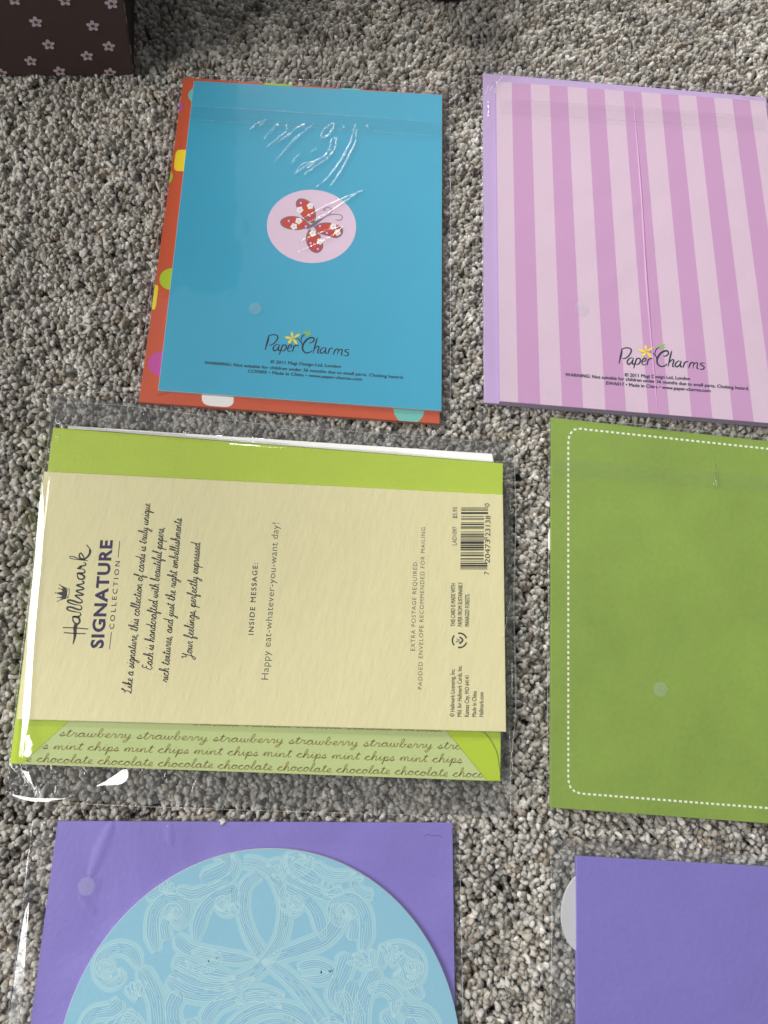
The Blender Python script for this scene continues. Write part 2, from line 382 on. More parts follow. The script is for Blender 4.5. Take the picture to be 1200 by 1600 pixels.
tuft_col = bpy.data.collections.new('tuft_variants')
def tuft_variant(i):
    r = random.Random(100 + i); V, Fc = [], []
    na, nb = 11, 12; R0 = .00135 * r.uniform(.85, 1.15); tw = r.uniform(2.2, 3.6) * r.choice((-1, 1)); bend = r.uniform(.2, 1.5)
    pos = Vector((0, 0, -.0125)); ang = r.uniform(-.1, .1); side = r.uniform(-.35, .35); L_ = .0092 * r.uniform(.92, 1.1)
    for j in range(nb):
        s = j / (nb - 1); th = ang + bend * max(0, s - .45) / .55
        d = Vector((math.sin(th), side * math.sin(s * 2.5), math.cos(th))).normalized()
        if j: pos = pos + d * L_ / (nb - 1)
        x = d.orthogonal().normalized(); x = (Vector((0, 1, 0)) - d * d.y).normalized(); y = d.cross(x)
        rr = R0 * (.68 + .50 * s) * (1 if s < .8 else math.sqrt(max(.03, 1 - ((s - .8) / .205) ** 2)))
        for k in range(na):
            a = 2 * math.pi * k / na; q = rr * (1 + .27 * math.cos(2 * a + tw * 2 * s) + .10 * math.sin(5 * a + 9 * s + i))
            V.append(pos + x * (q * math.cos(a)) + y * (q * math.sin(a)))
    for j in range(nb - 1):
        for k in range(na):
            k2 = (k + 1) % na; Fc.append((j * na + k, j * na + k2, (j + 1) * na + k2, (j + 1) * na + k))
    Fc.append(tuple((nb - 1) * na + k for k in range(na)))
    # loose fibres
    for f in range(20):
        j = r.randint(6, nb - 1); k = r.randrange(na); p0 = V[j * na + k].copy(); c0 = sum((V[j * na + q] for q in range(na)), Vector()) / na
        d = (p0 - c0).normalized() if (p0 - c0).length > 1e-6 else Vector((0, 0, 1)); d2 = Vector((r.uniform(-1, 1), r.uniform(-1, 1), r.uniform(.2, 1))).normalized()
        w_ = .00009; base = len(V)
        for q in range(4):
            t_ = q / 3; pt = p0 + d * (.0006 * t_) + d2 * (.0016 * t_ * t_); sd = d.cross(d2).normalized() * w_ * (1 - .7 * t_)
            V += [pt + sd, pt - sd]
        for q in range(3): Fc.append((base + 2 * q, base + 2 * q + 1, base + 2 * q + 3, base + 2 * q + 2))
    me = bpy.data.meshes.new('tuft'); me.from_pydata([tuple(v) for v in V], [], Fc); me.materials.append(my); me.shade_smooth()
    o = bpy.data.objects.new('tuft', me); tuft_col.objects.link(o)
NV = 14
for i in range(NV): tuft_variant(i)

FOOT = []                                    # outlines the pile is pressed down under (filled below)
def build_pile(name, x0, x1, y0, y1, step, scl, hole=None):
    nx = int((x1 - x0) / step); ny = int((y1 - y0) / (step * .87))
    ii, jj = np.meshgrid(np.arange(nx), np.arange(ny))
    X = x0 + (ii + .5 * (jj % 2)) * step; Y = y0 + jj * step * .87
    X = (X + rng.uniform(-.42, .42, X.shape) * step).ravel(); Y = (Y + rng.uniform(-.42, .42, Y.shape) * step).ravel()
    if hole:
        m = ~((X > hole[0]) & (X < hole[1]) & (Y > hole[2]) & (Y < hole[3])); X, Y = X[m], Y[m]
    n = len(X)
    # broad unevenness of the pile: a few summed waves
    hgt = np.zeros(n); lean = np.zeros(n); 
    for k in range(26):
        f = 2 * math.pi * rng.uniform(12, 110); a = rng.uniform(0, 6.283); ph = rng.uniform(0, 6.283)
        wv = np.sin(f * (X * math.cos(a) + Y * math.sin(a)) + ph); hgt += wv * .16; lean += np.roll(wv, 0) * (.5 if k % 2 else -.5)
    z = hgt * .0014 + rng.normal(0, .0007, n) - .0006
    cap = np.full(n, .0020)
    for poly, c in FOOT:
        ins = np.ones(n, bool)
        for i in range(len(poly)):
            a, b_ = poly[i - 1], poly[i]; ex, ey = b_[0] - a[0], b_[1] - a[1]; l = math.hypot(ex, ey)
            ins &= (ex * (Y - a[1]) - ey * (X - a[0])) / l > -.0005
        cap[ins] = np.minimum(cap[ins], c - .0022)
    z = np.minimum(z, cap - rng.uniform(0, .0006, n)) + .0026 * (scl < 1)
    me = bpy.data.meshes.new(name); me.vertices.add(n)
    me.vertices.foreach_set('co', np.stack([X, Y, z], 1).astype(np.float32).ravel())
    lx = np.zeros(n); ly = np.zeros(n)                 # the pile leans in patches
    for k in range(14):
        f = 2 * math.pi * rng.uniform(6, 60); a = rng.uniform(0, 6.283); wv = np.sin(f * (X * math.cos(a) + Y * math.sin(a)) + rng.uniform(0, 6.283))
        g_ = rng.uniform(0, 6.283); lx += .09 * wv * math.cos(g_); ly += .09 * wv * math.sin(g_)
    spin = rng.uniform(0, 6.283, n); c_, s_ = np.cos(spin), np.sin(spin); px_ = lx * c_ + ly * s_; py_ = -lx * s_ + ly * c_
    rot = np.stack([-py_ + rng.normal(0, .24, n), px_ + rng.normal(0, .24, n), spin], 1).astype(np.float32)
    at = me.attributes.new('rot', 'FLOAT_VECTOR', 'POINT'); at.data.foreach_set('vector', rot.ravel())
    at = me.attributes.new('scl', 'FLOAT', 'POINT'); at.data.foreach_set('value', (rng.uniform(.82, 1.18, n) * scl).astype(np.float32))
    at = me.attributes.new('pick', 'INT', 'POINT'); at.data.foreach_set('value', rng.integers(0, NV, n).astype(np.int32))
    o = bpy.data.objects.new(name, me); link(o)
    g = bpy.data.node_groups.new('tufting', 'GeometryNodeTree')
    g.interface.new_socket('Geometry', in_out='INPUT', socket_type='NodeSocketGeometry'); g.interface.new_socket('Geometry', in_out='OUTPUT', socket_type='NodeSocketGeometry')
    gi = g.nodes.new('NodeGroupInput'); go = g.nodes.new('NodeGroupOutput'); ip = g.nodes.new('GeometryNodeInstanceOnPoints'); ci = g.nodes.new('GeometryNodeCollectionInfo')
    mtp = g.nodes.new('GeometryNodeMeshToPoints')
    ci.inputs['Collection'].default_value = tuft_col; ci.inputs['Separate Children'].default_value = True; ci.inputs['Reset Children'].default_value = True
    def na_(nm, dt):
        q = g.nodes.new('GeometryNodeInputNamedAttribute'); q.data_type = dt; q.inputs['Name'].default_value = nm; return q.outputs['Attribute']
    g.links.new(gi.outputs[0], mtp.inputs[0]); g.links.new(mtp.outputs[0], ip.inputs['Points']); g.links.new(ci.outputs[0], ip.inputs['Instance'])
    ip.inputs['Pick Instance'].default_value = True
    g.links.new(na_('pick', 'INT'), ip.inputs['Instance Index']); g.links.new(na_('rot', 'FLOAT_VECTOR'), ip.inputs['Rotation']); g.links.new(na_('scl', 'FLOAT'), ip.inputs['Scale'])
    g.links.new(ip.outputs[0], go.inputs[0])
    md = o.modifiers.new('tufting', 'NODES'); md.node_group = g
    return o

# ================================================================== floral box, top left
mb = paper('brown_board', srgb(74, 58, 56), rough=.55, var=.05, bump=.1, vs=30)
mbd = paper('shaded_board_side', srgb(44, 34, 33), rough=.6, var=.05, bump=.1)  # same brown board, with the shade of the box's sides put into its colour
B1 = P(210, 117, .001); B0 = P(-60, 120.5, .001)
fdir = (B0 - B1).normalized(); fn = Vector((fdir.y, -fdir.x, 0))          # towards the viewer?
if fn.y > 0: fn = -fn
def on_face(px, py, lean=.0):
    n = (fn + Vector((0, 0, lean))).normalized(); d = ray(px, py); o = Vector((0, 0, H))
    t_ = (B1 - o).dot(n) / d.dot(n); return o + d * t_
T1 = on_face(193, 0); ed = (T1 - B1).normalized()
box = thing('storage_box', (B1 + Vector((-.08, .06, 0))), 'dark brown cardboard box printed with small white and pink flowers in top left corner', 'box')
hb = .20; dpt = .30
back_v = Vector((-fn.x, -fn.y, 0)) * dpt
bA = B1; bB = B1 + fdir * .17; tA = B1 + ed * (hb / ed.z); tB = bB + Vector((-ed.x * .2, ed.y, ed.z)) * (hb / ed.z)
def plate(name, q, th, mat, par):
    a, b_, c, d = [Vector(x) for x in q]; n = (b_ - a).cross(d - a).normalized() * th
    V = [a, b_, c, d, a - n, b_ - n, c - n, d - n]
    o = mesh(name, V, [(0, 1, 2, 3), (7, 6, 5, 4), (0, 4, 5, 1), (1, 5, 6, 2), (2, 6, 7, 3), (3, 7, 4, 0)], mat, par)
    md = o.modifiers.new('bevel', 'BEVEL'); md.width = .0006; md.segments = 2; return o
front = plate('front_panel', (bB, bA, tA, tB), .0018, mb, box)
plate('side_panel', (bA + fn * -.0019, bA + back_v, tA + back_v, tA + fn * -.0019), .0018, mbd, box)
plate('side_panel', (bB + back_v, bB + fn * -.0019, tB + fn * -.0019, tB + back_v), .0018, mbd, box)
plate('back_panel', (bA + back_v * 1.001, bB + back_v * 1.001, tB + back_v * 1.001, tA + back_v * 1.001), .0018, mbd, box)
up_ = Vector((0, 0, .0005))
plate('lid', (tA + up_ - fn * -.001, tA + back_v * 1.02 + up_, tB + back_v * 1.02 + up_, tB + up_ - fn * -.001), -.003, mb, box)
# printed flowers, each centred where it shows on the front, some going on above the frame
fu = -fdir; fv = ed
fc = [(22, -1), (101, 0), (174, 5), (56, 34), (145, 40), (76, 69.5), (170, 72), (48, 95), (136, 87), (93, 111), (172, 113), (2, 114), (-12, 60), (128, -28), (60, -50), (190, -40), (10, -40), (100, -70), (160, -80)]
for cx_, cy_ in fc:
    c = on_face(cx_, cy_) + fn * .00015
    if (c - B1).dot(fu) > -.002 or c.z > hb: pass
    rr = .0020
    V, Fc, V2, F2 = [], [], [], []
    rot = random.uniform(-.2, .2) + .3
    for k in range(5):
        a = rot + 2 * math.pi * k / 5; pc = c + (fu * math.cos(a) + fv * math.sin(a)) * rr * .78; base = len(V)
        for q in range(14):
            e = 2 * math.pi * q / 14; du = math.cos(e) * rr * .62; dv = math.sin(e) * rr * .44
            x = fu * math.cos(a) + fv * math.sin(a); y = -fu * math.sin(a) + fv * math.cos(a)
            V.append(pc + x * du + y * dv + fn * (.00002 * k))
        Fc.append(tuple(range(base, base + 14)))
    mn = min(v.z for v in V)
    if mn < .0012:
        for v in V:
            if v.z < .0012: v += fv * ((.0012 - v.z) / fv.z)
    fl = mesh('printed_flower', V, Fc, ink((196, 184, 188)), box)
    for q in range(14):
        e = 2 * math.pi * q / 14; V2.append(c + (fu * math.cos(e) + fv * math.sin(e)) * rr * .42 + fn * .0002)
    ctr = mesh('flower_center', [tuple(v - box.location) for v in V2], [tuple(range(14))], ink((136, 58, 92))); ctr.parent = fl
# pale highlights painted along the worn edge of the front corner
for ya_, yb_ in ((4, 20), (24, 36), (70, 84), (100, 106)):
    q0_, q1_ = on_face(193 + 17 * ya_ / 117, ya_), on_face(193 + 17 * yb_ / 117, yb_)
    mesh('worn_edge_highlight', [q0_ + fn * .0002 - fu * .0002, q1_ + fn * .0002 - fu * .0002, q1_ + fn * .0001 + fu * .00012, q0_ + fn * .0001 + fu * .00008], [(0, 1, 2, 3)], ink((150, 140, 136)), box)
# dark red box whose front corner just shows at the top edge
R1 = P(683, 3, .001); R2 = P(718, 2, .001)
mred = paper('maroon_board', srgb(70, 26, 28), rough=.5)
rb = thing('gift_box', (R1 + R2) / 2 + Vector((0, .04, 0)), 'dark red box barely showing at the top edge, behind the gap between two cards', 'box')
ru = (R2 - R1).normalized(); rn = Vector((-ru.y, ru.x, 0))
q0, q1 = R1 - ru * 0, R2 + ru * .0
q2, q3 = q1 + rn * .08 + ru * .03, q0 + rn * .08 - ru * .03
hz = Vector((0, 0, .03))
mesh('body', [q0, q1, q2, q3, q0 + hz, q1 + hz, q2 + hz, q3 + hz], [(0, 1, 5, 4), (1, 2, 6, 5), (2, 3, 7, 6), (3, 0, 4, 7), (3, 2, 1, 0)], mred, rb)
hz2 = Vector((0, 0, .034)); k_ = .001
mesh('lid', [q0 + hz - rn * k_, q1 + hz - rn * k_, q2 + hz, q3 + hz, q0 + hz2 - rn * k_, q1 + hz2 - rn * k_, q2 + hz2, q3 + hz2], [(0, 1, 5, 4), (1, 2, 6, 5), (2, 3, 7, 6), (3, 0, 4, 7), (4, 5, 6, 7)], mred, rb)

# ================================================================== shared: the maker's mark on the two striped/blue cards
LOGO = {   # strokes traced in a 0..680 x 0..250 box of the blue card's mark: (points, width)
}
def maker_mark(z, parent, T, lines, ends):
    """T maps mark coordinates (zoomed 7.5x from photo px 400,500) to photo px"""
    dk = (32, 44, 62); st = []
    def s(pts, w_): st.append(([T(*p) for p in pts], (lambda t_, w_=w_: 1.25 * (w_(t_) if callable(w_) else w_))))
    thick = lambda a, b: (lambda t_: a + (b - a) * math.sin(math.pi * t_))
    s([(152,178),(135,250),(108,342)], thick(.9, 2.4)); s([(100,345),(122,345)], .8)
    s([(140,190),(190,172),(240,178),(255,205),(225,260),(180,292),(150,295)], thick(.8, 1.7))
    s([(268,285),(235,290),(205,320),(205,352),(225,360),(255,330),(275,290)], thick(.6, 1.8)); s([(275,288),(262,335),(265,358),(285,352)], thick(.8, 1.8))
    s([(312,290),(295,340),(272,408)], thick(.8, 1.8)); s([(300,320),(325,292),(352,300),(350,335),(322,362),(298,355)], thick(.6, 1.7))
    s([(375,335),(410,320),(420,300),(400,292),(380,310),(370,345),(385,368),(420,358)], thick(.6, 1.7))
    s([(445,300),(435,340),(428,372)], thick(.8, 1.7)); s([(436,330),(460,300),(485,295),(502,305)], thick(.6, 1.6))
    s([(622,270),(655,262),(680,235),(670,208),(630,210),(585,240),(550,295),(548,350),(585,385),(630,378),(660,355)], thick(1.0, 2.3))
    s([(720,205),(700,270),(668,390)], thick(.8, 1.9)); s([(682,345),(715,310),(738,315),(725,360),(722,388),(740,385)], thick(.7, 1.7))
    s([(820,325),(785,325),(755,355),(755,382),(778,388),(805,360),(822,325)], thick(.6, 1.7)); s([(824,325),(812,365),(815,390),(832,385)], thick(.8, 1.7))
    s([(860,335),(850,370),(840,400)], thick(.8, 1.7)); s([(850,365),(875,332),(905,332)], thick(.6, 1.5))
    s([(930,340),(915,375),(905,408)], thick(.8, 1.6)); s([(915,375),(945,340),(965,350),(952,408)], thick(.6, 1.6)); s([(957,380),(985,345),(1010,350),(1000,395),(1005,412),(1020,408)], thick(.6, 1.6))
    s([(1095,350),(1060,345),(1042,362),(1078,385),(1080,408),(1055,420),(1028,412)], thick(.7, 1.7))
    s([(470,215),(505,230),(535,270),(545,305)], thick(.8, 1.4)); s([(585,170),(550,180),(530,215),(530,240)], thick(.6, 1.3))
    strokes_px('printed_logo', st, z, dk, parent)
    def star(cx_, cy_, pet, col, nm, dz):
        polys = []
        for (ex, ey, w_) in pet:
            a = Vector((cx_, cy_)); b_ = Vector((ex, ey)); d = (b_ - a); n_ = Vector((-d.y, d.x)).normalized() * w_
            polys.append([P(*T(*(a - d * .1)), z + dz).xy, P(*T(*(a + d * .55 + n_)), z + dz).xy, P(*T(*(a + d * .85 + n_ * .6)), z + dz).xy, P(*T(*b_), z + dz).xy, P(*T(*(a + d * .85 - n_ * .6)), z + dz).xy, P(*T(*(a + d * .55 - n_)), z + dz).xy])
        flat(nm, polys, z + dz, ink(col), parent)
    star(430, 215, [(335,200,16),(418,135,16),(522,160,14),(485,288,17),(375,275,17)], (238, 214, 66), 'printed_star', .00003)
    star(598, 158, [(555,150,10),(588,118,9),(640,125,9),(648,165,9),(622,192,9),(580,182,9)], (150, 190, 84), 'printed_star', .00002)
    for body, (a, b_), h_ in zip(lines, ends, (5.4, 5.4, 5.4)):
        setline(body, a, b_, h_, z, ink(dk), parent, bold=.028)

def outline_grow(pts, g):
    c = sum((Vector(p[:2]) for p in pts), Vector((0, 0))) / len(pts)
    return [Vector(p[:2]) + (Vector(p[:2]) - c).normalized() * g for p in pts]
def center(pts, z=0): 
    c = sum((Vector(p[:2]) for p in pts), Vector((0, 0))) / len(pts); return Vector((c.x, c.y, z))
def foot(pts, c):
    p = [Vector(q[:2]) for q in pts]
    if area2(p) < 0: p.reverse()
    FOOT.append((p, c))

# ================================================================== 1  blue card with butterfly, orange envelope
z0, z1, z2 = .0006, .0026, .0040
env = quad_px([(287, 121), (692, 148), (687, 662), (217, 628)], z1)
foot(env, .0004)
m_or = paper('orange_paper', srgb(200, 84, 48), var=.04, bump=.2)
e = thing('envelope', center(env, z0), 'orange envelope printed with coloured dots and squares, under the blue card', 'envelope')
slab('body', env, z0, z1, m_or, e)
ez = z1 + .00005
def rrect_px(pts, z, r=.25):
    c = [Vector(p) for p in pts]; out = []
    for i in range(4):
        p, a, b_ = c[i], c[i - 1], c[(i + 1) % 4]
        for t_ in (0, .25, .5, .75, 1):
            q = (p.lerp(a, r)) * (1 - t_) ** 2 + p * 2 * t_ * (1 - t_) + (p.lerp(b_, r)) * t_ * t_; out.append(P(q.x, q.y, z).xy)
    return out
TEAL, LIME_, YEL, MAG, WHT = (112, 190, 180), (172, 196, 42), (244, 214, 40), (196, 76, 158), (236, 234, 230)
for shp, col, nm in [
    (disc_px(309, 149, 15, ez), TEAL, 'printed_dot'), (rrect_px([(413, 118), (456, 120), (456, 150), (413, 148)], ez), LIME_, 'printed_square'),
    (disc_px(548, 147, 18, ez), TEAL, 'printed_dot'), (disc_px(271, 166, 15, ez), MAG, 'printed_dot'),
    (rrect_px([(275, 234), (300, 234), (300, 268), (271, 267)], ez), YEL, 'printed_square'), (disc_px(253, 276, 17, ez), LIME_, 'printed_dot'),
    (disc_px(268, 436, 19, ez), LIME_, 'printed_dot'), (rrect_px([(240, 445), (248, 446), (243, 484), (232, 483)], ez), YEL, 'printed_square'),
    (disc_px(252, 568, 21, ez), MAG, 'printed_dot'), (rrect_px([(318, 590), (363, 592), (366, 637), (314, 633)], ez, .3), WHT, 'printed_square'),
    (disc_px(639, 640, 24, ez), TEAL, 'printed_dot')]:
    q = clip(shp, env)
    if q: flat(nm, [q], ez, ink(col), e)
flat('flap_edge', ribbon([P(247, 618, z1).xy, P(270, 612, z1).xy, P(290, 613, z1).xy], .0002), z1 + .00009, ink((120, 44, 26)), e)
crd = quad_px([(303, 126), (691, 148), (690, 642), (247, 610)], z2)
m_bl = paper('blue_card_stock', srgb(62, 166, 198), rough=.5, var=.03, bump=.12, vs=25)
c1 = thing('greeting_card', center(crd, z1), 'turquoise blue greeting card back with a pink circle and red butterfly', 'greeting card')
slab('card_panel', crd, z1 + .0001, z2, m_bl, c1, core=CORE)
pz = z2 + .00005
pc = disc_px(487, 353, 69, pz, 72, 1.0, .84)
# pink disc: true circle on the card
cc = P(487, 353, pz); rad = ((P(557, 353, pz) - P(417, 353, pz)).length + (P(487, 297, pz) - P(487, 410, pz)).length) / 4
rx = (P(557, 353, pz) - P(417.5, 353, pz)).length / 2; ry = (P(487, 296, pz) - P(487, 410.5, pz)).length / 2
du = (P(557, 353, pz) - P(417, 353, pz)).normalized(); dv = Vector((-du.y, du.x, 0))
pc = [(cc + du * rx * math.cos(a * math.pi / 45) + dv * ry * math.sin(a * math.pi / 45)).xy for a in range(90)]
dsc = flat('printed_circle', [pc], pz, ink((226, 200, 220)), c1)
bz = pz + .00004
def Z3(x, y): return (410 + x / 7.5, 290 + y / 7.5)
def blob(pts, z, n=5):
    q = catmull(pts + pts[:1], n)[:-1] if len(pts) > 2 else pts
    return [P(*Z3(*p), z).xy for p in q]
W1 = [(570,440),(500,400),(430,310),(392,225),(410,165),(470,150),(550,185),(610,260),(628,350),(610,430)]
W2 = [(570,465),(480,390),(380,358),(280,365),(212,410),(225,470),(310,510),(430,520),(530,490)]
W3 = [(600,480),(680,440),(780,432),(880,460),(942,510),(930,580),(860,615),(770,590),(690,570),(640,540)]
W4 = [(545,510),(512,590),(522,690),(570,765),(640,790),(700,750),(712,690),(690,610),(640,540)]
def shrink(pts, k):
    c = sum((Vector(p) for p in pts), Vector((0, 0))) / len(pts); return [tuple(c + (Vector(p) - c) * k) for p in pts]
bf = flat('printed_butterfly', [blob(w_, bz) for w_ in (W1, W2, W3, W4)], bz, ink((122, 110, 112)), c1)
flat('printed_wing', [blob(shrink(w_, .88), bz) for w_ in (W1, W2, W3, W4)], bz + .00003, ink((200, 72, 44)), c1)
fl, dots, mags = [], [], []
for x, y in [(440,285),(560,240),(425,415),(370,480),(590,560),(675,655),(830,480),(880,550)]:
    for k in range(5):
        a = k * 1.2566 + x; fl.append([P(*Z3(x + 24 * math.cos(a) + 17 * math.cos(q * .785), y + 24 * math.sin(a) + 17 * math.sin(q * .785)), bz).xy for q in range(8)])
    dots.append([P(*Z3(x + 9 * math.cos(q * .785), y + 9 * math.sin(q * .785)), bz).xy for q in range(8)])
wd_ = []
for x, y in [(555,355),(310,415),(510,480),(755,555),(565,675),(450,205),(675,475),(650,745)]:
    mags.append([P(*Z3(x + 36 * math.cos(q * .52), y + 24 * math.sin(q * .52)), bz).xy for q in range(12)])
    wd_.append([P(*Z3(x + 14 * math.cos(q * .785), y + 14 * math.sin(q * .785)), bz).xy for q in range(8)])
flat('wing_spot', mags, bz + .00005, ink((184, 50, 118)), c1)
for i, q in enumerate(fl): pass
flat('wing_flower', fl[::2], bz + .00007, ink((244, 238, 240)), c1); flat('wing_flower', fl[1::2], bz + .000075, ink((244, 238, 240)), c1)
flat('wing_dot', dots + wd_, bz + .00009, ink((210, 196, 206)), c1)
strokes_px('printed_antenna', [([Z3(*p) for p in [(690,400),(760,350),(850,335),(920,345),(935,380),(905,405),(860,398)]], .9),
    ([Z3(*p) for p in [(780,340),(805,295),(790,258),(745,258),(715,285),(745,290)]], .8)], bz + .0001, (104, 104, 112), c1)
strokes_px('printed_body', [([Z3(*p) for p in [(520,505),(570,475),(640,425),(700,385)]], lambda t_: 1.2 + 3.4 * math.sin(math.pi * t_))], bz + .00012, (110, 112, 122), c1)
maker_mark(pz, c1, lambda x, y: (400 + x / 7.5, 500 + y / 7.5),
    ['© 2011 Magi Design Ltd, London', 'WARNING: Not suitable for children under 36 months due to small parts. Choking hazard.', 'CO5005 • Made in China • www.paper-charms.com'],
    [((422, 567.5), (532, 575)), ((319, 569), (630, 592)), ((387, 582), (565, 595))])
sl = thing('plastic_sleeve', center(env, z0), 'clear plastic sleeve with bright puckered wrinkles around the blue butterfly card', 'plastic sleeve')
bag = [(282, 116), (703, 138), (704, 668), (211, 634)]
def pucker(cx, cy, ang, sp, k, amp):
    c = P(cx, cy, z2).xy; a = math.radians(ang); d = Vector((math.cos(a), math.sin(a)))
    def f(q, u, v):
        r = q - c; s = r.dot(d); t_ = r.dot(Vector((-d.y, d.x)))
        return amp * math.exp(-(s / .022) ** 2 - (t_ / sp) ** 2) * (math.sin(t_ * k + s * 60 + 2.5 * noise.noise(Vector((s * 70, t_ * 70, 1)))) + .3)
    return f
film('front_film', bag, outline_grow(quad_px(bag, .0040), .003), .0034, z2 + .00045, FILM, sl, 130, 150, drop=.002, amp=.00015, seed=3.1, wr=(70, 50), extra=pucker(500, 250, 50, .018, 420, .00014))
foot(quad_px(bag, .002), .0009)
fz = z2 + .0009
flat('seal_flap', [quad_px([(300, 165), (703, 192), (703, 208), (298, 180)], z2 + .0008)], z2 + .0008, DOT if False else film_mat('flap_strip', veil=.0, tint=(.985, .985, .985), gloss=.4), sl)
flat('seal_flap', [quad_px([(296, 178), (703, 205), (703, 214), (294, 188)], z2 + .0010)], z2 + .0010, film_mat('flap_strip_glue', veil=.0, tint=(.985, .985, .985), gloss=.4), sl)
Z1 = lambda x, y: (200 + x / 2.308, 100 + y / 2.308)
for pts in [
    [(675,212),(640,240),(600,275),(560,320),(525,360)], [(640,213),(600,240),(570,265),(530,290)], [(500,200),(480,225),(460,240)], [(570,212),(572,240),(540,270),(500,300)],
    [(743,212),(720,225),(702,250),(702,270),(725,255),(742,230),(743,212)], [(755,265),(745,310),(715,345),(670,375),(630,405)], [(755,265),(735,275),(728,310),(700,340),(650,362),(600,400)],
    [(820,215),(810,265),(780,330),(730,400),(680,445)], [(825,235),(822,280),(800,330),(760,400),(730,440)], [(845,455),(790,480),(720,510),(650,548),(610,575)],
    [(845,455),(800,485),(750,520),(700,550),(655,570)], [(775,585),(720,600),(660,625),(610,640)], [(780,585),(730,625),(670,655),(612,680)], [(490,200),(470,215),(440,240)], [(545,210),(520,240),(490,270)]]:
    crease('pucker', [Z1(*p) for p in pts], fz, .0008, RIDGE, sl, zr=.24, soft=True, nseg=10)
for pts in [[(675,375),(640,355),(600,395)], [(665,310),(680,305),(660,318)], [(620,325),(600,345),(590,365)], [(775,220),(780,230),(778,238)], [(858,235),(864,222),(870,236)], [(690,345),(665,365),(640,380)]]:
    crease('pucker', [Z1(*p) for p in pts], fz, .0005, RIDGE, sl, zr=.35)
for q in ([(301, 165), (500, 178), (702, 192)], [(296, 187), (500, 200), (702, 214)]): seam(q, z2 + .0009, .9, SEAM, sl, name='flap_edge')
seam([(282, 116), (420, 122), (560, 129), (703, 138)], .0044, 2, SEAM, sl); seam([(703, 138), (704, 400), (704, 668)], .0044, 1.6, SEAM, sl); seam([(282, 116), (247, 370), (211, 634)], .0044, 2.2, SEAM, sl)
flat('seal_dot', [disc_px(399, 482, 10, z2 + .0009)], z2 + .0009, DOT, sl)

# ================================================================== 2  pink striped card, lavender envelope
y0, y1, y2 = .0006, .0022, .0050
env2 = quad_px([(755, 114), (1197, 152), (1282, 672), (757, 629)], y1)
foot(env2, .0004)
m_lav = paper('lavender_paper', srgb(184, 160, 200), var=.03, fold=.15)
e2 = thing('envelope', center(env2, y0), 'pale lilac envelope under the pink striped card', 'envelope')
slab('body', env2, y0, y1, m_lav, e2)
sc = [(775, 127), (1196, 158), (1272, 667), (781, 627)]
crd2 = quad_px(sc, y2)
m_pk = paper('pale_pink_stock', srgb(210, 185, 202), var=.025, rough=.5)
m_st = paper('mauve_stripe_ink', srgb(195, 149, 188), var=.025, rough=.5)
c2 = thing('greeting_card', center(crd2, y1), 'greeting card back with pale and mid pink stripes, at the upper right', 'greeting card')
slab('card_panel', crd2, y1 + .0001, y2, m_pk, c2, core=m_lav)
def bil(q, u, v): 
    q = [Vector(a) for a in q]; return (q[0] * (1 - u) + q[1] * u) * (1 - v) + (q[3] * (1 - u) + q[2] * u) * v
for a, b_ in [(.057, .126), (.195, .261), (.332, .397), (.468, .534), (.606, .672), (.739, .805), (.874, .94)]:
    flat('printed_stripe', [[bil(crd2, a, .001), bil(crd2, b_, .001), bil(crd2, b_, .999), bil(crd2, a, .999)]], y2 + .00004, m_st, c2)
# fold running down the card
fd = [(990, 156), (1002, 300), (1012, 460), (1028, 646)]
o = crease('fold_line', fd, y2 + .00006, .0006, m_st, c2, zr=.5, soft=True, nseg=10)
maker_mark(y2 + .00012, c2, lambda x, y: (952 + x / 7.35 + (y - 250) * .006, 520 + y / 7.35),
    ['© 2011 Magi Design Ltd, London', 'WARNING: Not suitable for children under 36 months due to small parts. Choking hazard.', 'EWA017 • Made in China • www.paper-charms.com'],
    [((976, 588), (1078, 594)), ((883, 587.5), (1170, 609.5)), ((947, 601), (1110, 613))])
sl2 = thing('plastic_sleeve', center(env2, y0), 'clear plastic sleeve with a curled shiny top corner around the pink striped card', 'plastic sleeve')
bag2 = [(753, 112), (1200, 150), (1290, 682), (756, 634)]
film('front_film', bag2, outline_grow(quad_px(bag2, .0050), .003), .0040, y2 + .0004, FILM, sl2, 120, 130, drop=.002, amp=.00025, seed=7.7, wr=(40, 70),
    extra=lambda q, u, v: .00035 * math.exp(-((u - .45) / .4) ** 2 - ((v - .5) / .35) ** 2) * math.sin(260 * (q.x * .8 - q.y * .6) + 4 * noise.noise(Vector((q.x * 30, q.y * 30, 4)))))
foot(quad_px(bag2, .002), .0009)
flat('seal_flap', [quad_px([(780, 154), (1196, 182), (1198, 203), (781, 177)], y2 + .0009)], y2 + .0009, film_mat('flap_strip_b', veil=.0, tint=(.985, .985, .985), gloss=.4), sl2)
Zc = lambda x, y: (720 + x / 2.5, 90 + y / 2.5)
for pts, r in [([(150,55),(165,62),(158,85),(140,100),(148,78)], .0006), ([(140,95),(122,100),(105,125),(96,145)], .0005), ([(130,105),(118,130),(122,140)], .0006), ([(108,170),(112,200),(108,235)], .0009),
               ([(1060,148),(1100,156),(1150,163),(1180,160)], .0005), ([(862,252),(866,262),(868,268)], .0006), ([(140,110),(132,140),(120,150)], .0004)]:
    crease('pucker', [Zc(*p) for p in pts], y2 + .0009, r, RIDGE, sl2)
for q in ([(780, 154), (1000, 168), (1196, 182)], [(781, 177), (1000, 190), (1198, 203)]): seam(q, y2 + .0010, .9, SEAM, sl2, name='flap_edge')
seam([(753, 112), (900, 125), (1050, 137), (1200, 150)], .0053, 1.6, SEAM, sl2); seam([(753, 112), (754, 370), (756, 634)], .0053, 1.6, SEAM, sl2)
flat('seal_dot', [disc_px(908, 481, 10.5, y2 + .0009)], y2 + .0009, DOT, sl2)

